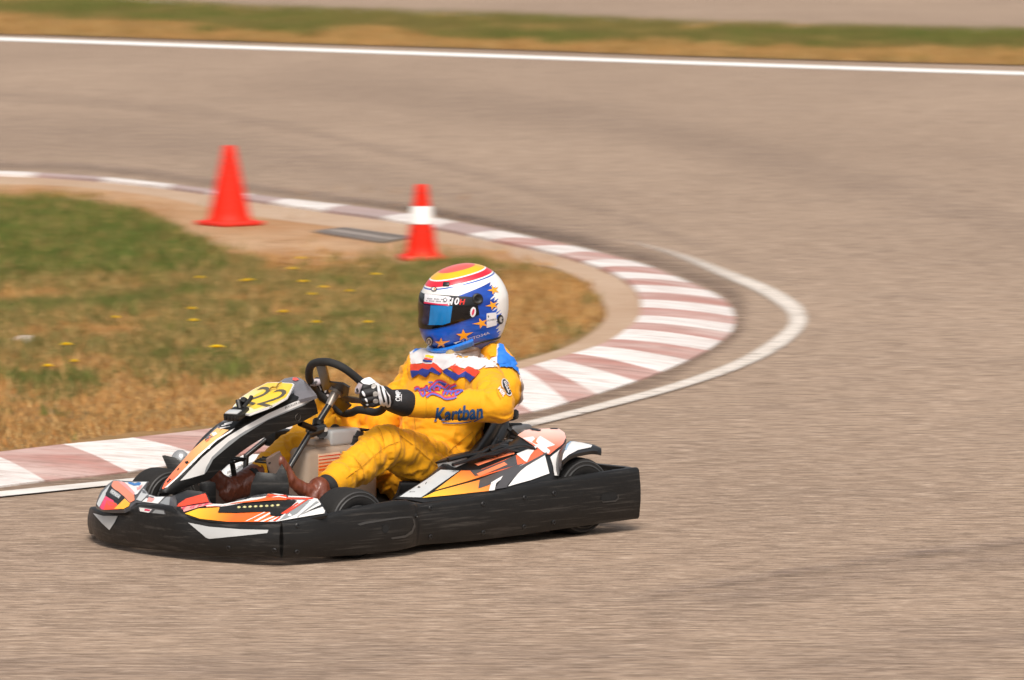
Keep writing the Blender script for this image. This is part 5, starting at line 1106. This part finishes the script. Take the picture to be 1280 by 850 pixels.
boot([(an_f, L(300, 608, y=-.11), .040, .046), (L(300, 608, y=-.11), L(282, 614, y=-.11), .046, .040), (L(282, 610, y=-.11), L(262, 590, y=-.12), .036, .027)], [L(252, 586, y=-.12), L(258, 600, y=-.12), L(275, 622, y=-.11), L(305, 636, y=-.11)], None)

# ---- helmet -----------------------------------------------------------------
hc = L(581, 386, y=.025)
def Rloc(yaw, pitch, roll): return Matrix.Rotation(yaw, 4, 'Z') @ Matrix.Rotation(pitch, 4, 'Y') @ Matrix.Rotation(roll, 4, 'X')
HM = Matrix.Translation(hc) @ Rloc(R(-23), R(13), R(-3))
a_, b_h, cT, cB = .158, .131, .157, .158
def hpt(th, ph, off=0):
    d = Vector((math.cos(ph) * math.cos(th), math.cos(ph) * math.sin(th), math.sin(ph)))
    c_ = cT if d.z > 0 else cB; e = 2.25
    r = (abs(d.x / a_) ** e + abs(d.y / b_h) ** e + abs(d.z / c_) ** e) ** (-1 / e); p = d * r
    if p.z < .02:
        s = min(1, (.02 - p.z) / .10)
        fx = max(0, d.x); p.x += .030 * s * fx * fx * fx; p.y *= 1 - .06 * s
        if d.x < 0: p.x *= 1 - .10 * s
    bot = -.141 - .018 * max(0, p.x / .17)
    if p.z < bot: 
        k_ = (bot - p.z); p.z = bot - k_ * .12
    n_ = Vector((p.x, p.y, p.z * .9)).normalized()
    return p + n_ * off
hel = MB(); NT, NP = 144, 84; vs = []; fs = []
for i in range(NP + 1):
    ph = math.pi / 2 - math.pi * i / NP
    for j in range(NT): vs.append(HM @ hpt(2 * math.pi * j / NT, max(-1.5707, min(1.5707, ph))))
for i in range(NP):
    for j in range(NT):
        fs.append((i * NT + j, (i + 1) * NT + j, (i + 1) * NT + (j + 1) % NT, i * NT + (j + 1) % NT))
HW = mat('helmet_paint', (.80, .78, .75), .3, var=.02, coat=.35)
# painted zones, in the helmet's own coordinates
nt = HW.node_tree; N = nt.nodes; K = nt.links; bs = N['Principled BSDF']
tc = [n for n in N if n.type == 'TEX_COORD'][0]
IH = (HM.inverted() @ KI @ root_m)
def vrow(row):
    d = N.new('ShaderNodeVectorMath'); d.operation = 'DOT_PRODUCT'; K.new(tc.outputs['Object'], d.inputs[0]); d.inputs[1].default_value = IH[row][:3]
    a = N.new('ShaderNodeMath'); K.new(d.outputs['Value'], a.inputs[0]); a.inputs[1].default_value = IH[row][3]; return a.outputs[0]
X_, Y_, Z_ = vrow(0), vrow(1), vrow(2)
def mth(op, a, b=None):
    m_ = N.new('ShaderNodeMath'); m_.operation = op
    for i, v_ in enumerate((a, b)):
        if v_ is None: continue
        if hasattr(v_, 'is_output'): K.new(v_, m_.inputs[i])
        else: m_.inputs[i].default_value = v_
    return m_.outputs[0]
def over(base, fac, col):
    mx = N.new('ShaderNodeMix'); mx.data_type = 'RGBA'; K.new(fac, mx.inputs[0])
    if hasattr(base, 'is_output'): K.new(base, mx.inputs[6])
    else: mx.inputs[6].default_value = (*base, 1)
    if hasattr(col, 'is_output'): K.new(col, mx.inputs[7])
    else: mx.inputs[7].default_value = (*col, 1)
    return mx.outputs[2]
crown = mth('ADD', Z_, mth('MULTIPLY', X_, HEL_CX)); c = over((.80, .775, .74), mth('GREATER_THAN', crown, HEL_T[0]), (.02, .10, .42)); c = over(c, mth('GREATER_THAN', crown, HEL_T[0] + .004), (.80, .775, .74)); c = over(c, mth('GREATER_THAN', crown, HEL_T[0] + .008), (.70, .012, .035)); c = over(c, mth('GREATER_THAN', crown, HEL_T[1]), (.80, .775, .74)); c = over(c, mth('GREATER_THAN', crown, HEL_T[1] + .0035), (.85, .43, .01)); c = over(c, mth('GREATER_THAN', crown, HEL_T[2]), (.72, .10, .08))
wav = N.new('ShaderNodeTexNoise'); wav.inputs['Scale'].default_value = 95; cmb = N.new('ShaderNodeCombineXYZ'); K.new(mth('ADD', Z_, mth('MULTIPLY', X_, .35)), cmb.inputs[2]); K.new(cmb.outputs[0], wav.inputs[0])
spk = mth('MULTIPLY', mth('SUBTRACT', wav.outputs['Fac'], .5), .13)
blue_top = mth('SUBTRACT', mth('ADD', HEL_B, mth('MULTIPLY', X_, HEL_BS)), Z_)
rear = mth('ADD', mth('ADD', X_, HEL_R), spk)
isb = mth('MULTIPLY', mth('GREATER_THAN', blue_top, 0), mth('GREATER_THAN', rear, 0))
n2 = N.new('ShaderNodeTexNoise'); n2.inputs['Scale'].default_value = 9; mpn = N.new('ShaderNodeMapping'); mpn.inputs['Scale'].default_value = (.6, .6, 2.5); K.new(tc.outputs['Object'], mpn.inputs[0]); K.new(mpn.outputs[0], n2.inputs[0]); n2.inputs['Detail'].default_value = 3
r2 = N.new('ShaderNodeMapRange'); r2.inputs[1].default_value = .38; r2.inputs[2].default_value = .62; K.new(n2.outputs['Fac'], r2.inputs[0])
bl = over((.002, .03, .25), r2.outputs[0], (.002, .115, .66)); c = over(c, isb, bl)
K.new(c, bs.inputs['Base Color'])
hel.add(vs, fs, HW); B = hel.bvh()
h3 = lambda x, y: (500 + x / 5.669, 310 + y / 5.667)
hd = lambda P, m, off=.0015, sp=2.0, **k: decal(hel, [h3(*p) for p in P], m, B, off, sp=sp, **k)
HO = mat('helmet_star_orange', (.90, .36, .02), .25, coat=.5, var=.05)
def star(cx, cy, L_, ang, tail=1.5):
    P = []
    for k_ in range(10):
        t = ang + k_ * math.pi / 5; r_ = L_ if k_ % 2 == 0 else L_ * .40
        if k_ == 0: r_ *= tail
        P.append((cx + r_ * math.cos(t), cy + r_ * math.sin(t) * .85))
    hd(P, HO, .002, 2)
star(664, 298, 40, R(176), 1.2); star(655, 405, 40, R(172), 1.35); star(577, 532, 46, R(176), 1.45); star(450, 618, 54, R(-22), 1.4); star(292, 672, 46, R(-18), 1.5)
hd([(612, 462), (680, 455), (684, 545), (612, 565)], HSW := mat('helmet_sticker_white', (.74, .73, .76), .3), .002); text(hel, 'RUMBO', [h3(617, 519), h3(676, 508), h3(675, 497), h3(617, 507)], GB, B, .003); text(hel, '1', [h3(620, 492), h3(627, 491), h3(626, 476), h3(619, 478)], GB, B, .003)
hd([(688 + 22 * math.cos(t) + 20, 505 + 34 * math.sin(t)) for t in [k_ * .45 for k_ in range(14)]], GB, .0025); hd([(712 + 12 * math.cos(t), 505 + 20 * math.sin(t)) for t in [k_ * .52 for k_ in range(12)]], GG, .0032); hd([(716, 500), (726, 498), (724, 512), (714, 512)], GB, .004)
text(hel, 'S.FEITO34A', [h3(440, 668), h3(634, 606), h3(630, 588), h3(440, 648)], mat('helmet_lettering', (.55, .52, .60), .35), B, .003, bold=.01)
hd([(378, 668), (405, 660), (440, 655), (405, 668), (398, 676)], GW, .0028, 1.6)
hd(ell((210, 660), 26, 36, 0, 20), GB, .0025); hd(ell((210, 660), 19, 27, 0, 20), GG, .0032); hd(ell((210, 660), 13, 19, 0, 18), GB, .004); hd([(204, 650), (216, 648), (216, 670), (204, 672)], GG, .0048, 1.6)
hd(ell((242, 292), 21, 17, 0, 18), GB, .0022); hd(ell((242, 292), 15, 11, 0, 18), HSW, .003); hd([(244, 284), (256, 288), (252, 300), (244, 298)], HO, .0036, 1.5)
ohl = hel.build('helmet', person, sharp=60)
# chin spoiler
def band(th0, th1, ph_fn, off, m, name, parent, n=60, rows=8, thick=.0035):
    mb = MB(); vs = []; 
    for s_ in (0, 1):
        for i in range(n + 1):
            th = th0 + (th1 - th0) * i / n; p0, p1 = ph_fn(th)
            for k_ in range(rows + 1):
                ph = p0 + (p1 - p0) * k_ / rows; edge = min(1, min(k_, rows - k_, i, n - i) * 1.0)
                vs.append(HM @ hpt(th, ph, (off if s_ == 0 else off - thick) - (0 if edge else .001)))
    W_ = rows + 1; O = (n + 1) * W_
    fs = [(i * W_ + k_, (i + 1) * W_ + k_, (i + 1) * W_ + k_ + 1, i * W_ + k_ + 1) for i in range(n) for k_ in range(rows)]; fs += [tuple(O + x for x in f)[::-1] for f in fs]
    for i in range(n): fs += [(i * W_, (i + 1) * W_, O + (i + 1) * W_, O + i * W_), (i * W_ + rows, (i + 1) * W_ + rows, O + (i + 1) * W_ + rows, O + i * W_ + rows)]
    for k_ in range(rows): fs += [(k_, k_ + 1, O + k_ + 1, O + k_), (n * W_ + k_, n * W_ + k_ + 1, O + n * W_ + k_ + 1, O + n * W_ + k_)]
    mb.add(vs, fs, m); return mb
VIS = mat('visor_dark', (.004, .004, .005), .12, var=.1, coat=.25, spec=.4)
VB = mat('visor_blue_mirror', (.01, .23, .62), .2, .3, var=.25, scale=60, stretch=(1, 1, .1), coat=.6)
VD = mat('visor_dark_blue', (.01, .012, .05), .12, .2, var=.2, coat=.6)
def vph(th):
    k_ = min(1, abs(th) / R(88))
    return (R(-9 + 7 * k_ ** 2), R(34 - 9 * k_ ** 3))
vz = band(R(-80), R(91), vph, .0045, VIS, 'visor', ohl, n=80, rows=12); B = vz.bvh()
vd = lambda P, m, off=.0008, sp=2.0, **k: decal(vz, [h3(*p) for p in P], m, B, off, sp=sp, **k)
vd([(192, 400), (212, 405), (372, 412), (356, 528), (300, 545), (200, 545), (178, 535)], VB); vd([(170, 395), (190, 395), (218, 405), (205, 542), (172, 540), (158, 530)], VD, .0012)
vd([(178, 325), (240, 332), (352, 345), (350, 408), (345, 412), (270, 402), (174, 380)], HSW, .0016); vd([(174, 380), (270, 394), (350, 398), (350, 410), (270, 404), (172, 392)], mat('helmet_sticker_crimson', (.60, .02, .08), .3), .0022)
for r_, (y0, y1) in enumerate(((354, 362), (370, 377))):
    for k_ in range(14):
        x0 = 188 + k_ * 9.5 + r_ * 3
        if (k_ * 7 + r_ * 3) % 5: vd([(x0, y0 + k_ * .6), (x0 + 5.5, y0 + k_ * .6), (x0 + 5.5, y1 + k_ * .6), (x0, y1 + k_ * .6)], DGR, .0026, 3)
vd(ell((322, 368), 14, 16, 0, 12), DGR, .0026, 2.5); vd(ell((322, 368), 8, 10, 0, 12), HSW, .0032, 2.5)
for a1 in range(3):
    for b1 in range(4):
        if (a1 + b1) % 2 == 0: vd([(330 + a1 * 11, 350 + b1 * 14), (341 + a1 * 11, 350 + b1 * 14), (341 + a1 * 11, 364 + b1 * 14), (330 + a1 * 11, 364 + b1 * 14)], HSW, .0028, 3)
text(vz, '10', [h3(358, 404), h3(418, 402), h3(422, 352), h3(366, 354)], HSW, B, .003, bold=.03, shear=.1); text(vz, 'H', [h3(420, 402), h3(456, 400), h3(462, 362), h3(424, 362)], mat('helmet_sticker_scarlet', (.75, .03, .02), .3), B, .003, bold=.03, shear=.1)
vd(ell((517, 453), 20, 36, R(8), 20), HSW, .0016); vd(ell((517, 453), 8, 24, R(15), 16), mat('helmet_sticker_crimson', (.60, .02, .08), .3), .0024)
ovz = vz.build('visor', ohl, sharp=60)
mb = MB()
for (cx, cy, r_, m_) in ((548, 362, .0165, BLK),):
    u, v = h3(cx, cy); d = (KR @ ray(u, v)).normalized(); h, n, _, _ = hel.bvh().ray_cast(KC, d); n = -n if n.dot(d) > 0 else n; q_ = n.to_track_quat('Z', 'Y').to_matrix().to_4x4(); q_.translation = h
    t = MB(); t.lathe([(r_ + .004, 0), (r_ + .003, .006), (r_ - .001, .008), (r_ - .004, .0075), (r_ - .008, .005), (.004, .005), (.0035, .009), (.0005, .009)], m_, 'z', seg=28); mb.add([q_ @ p for p in t.v], t.f, m_)
mb.build('visor_pivot', ohl)
mb = MB(); u, v = h3(328, 258); d = (KR @ ray(u, v)).normalized(); h, n, _, _ = hel.bvh().ray_cast(KC, d); q_ = n.to_track_quat('Z', 'Y').to_matrix().to_4x4(); q_.translation = h; mb.box((-.012, -.008, -.002), (.012, .008, .006), BLKS, .003, q_); mb.build('vent', ohl)
mb = band(R(-75), R(75), lambda th: (R(-37 + 3 * (abs(th) / R(75)) ** 2), R(-45 + 4 * (abs(th) / R(75)) ** 2)), .019, mat('spoiler_blue', (.012, .17, .62), .2, var=.05, coat=.7), 's', ohl, thick=.012); mb.build('chin_spoiler', ohl, sharp=60)
# dark trim round the lower edge
mb = MB(); e_ = []
for j in range(72):
    th = 2 * math.pi * j / 72; e_.append(HM @ hpt(th, R(-47), -.001))
mb.sweep(e_, .005, BLKS, 8, closed=True); mb.build('edge_trim', ohl, sharp=0)
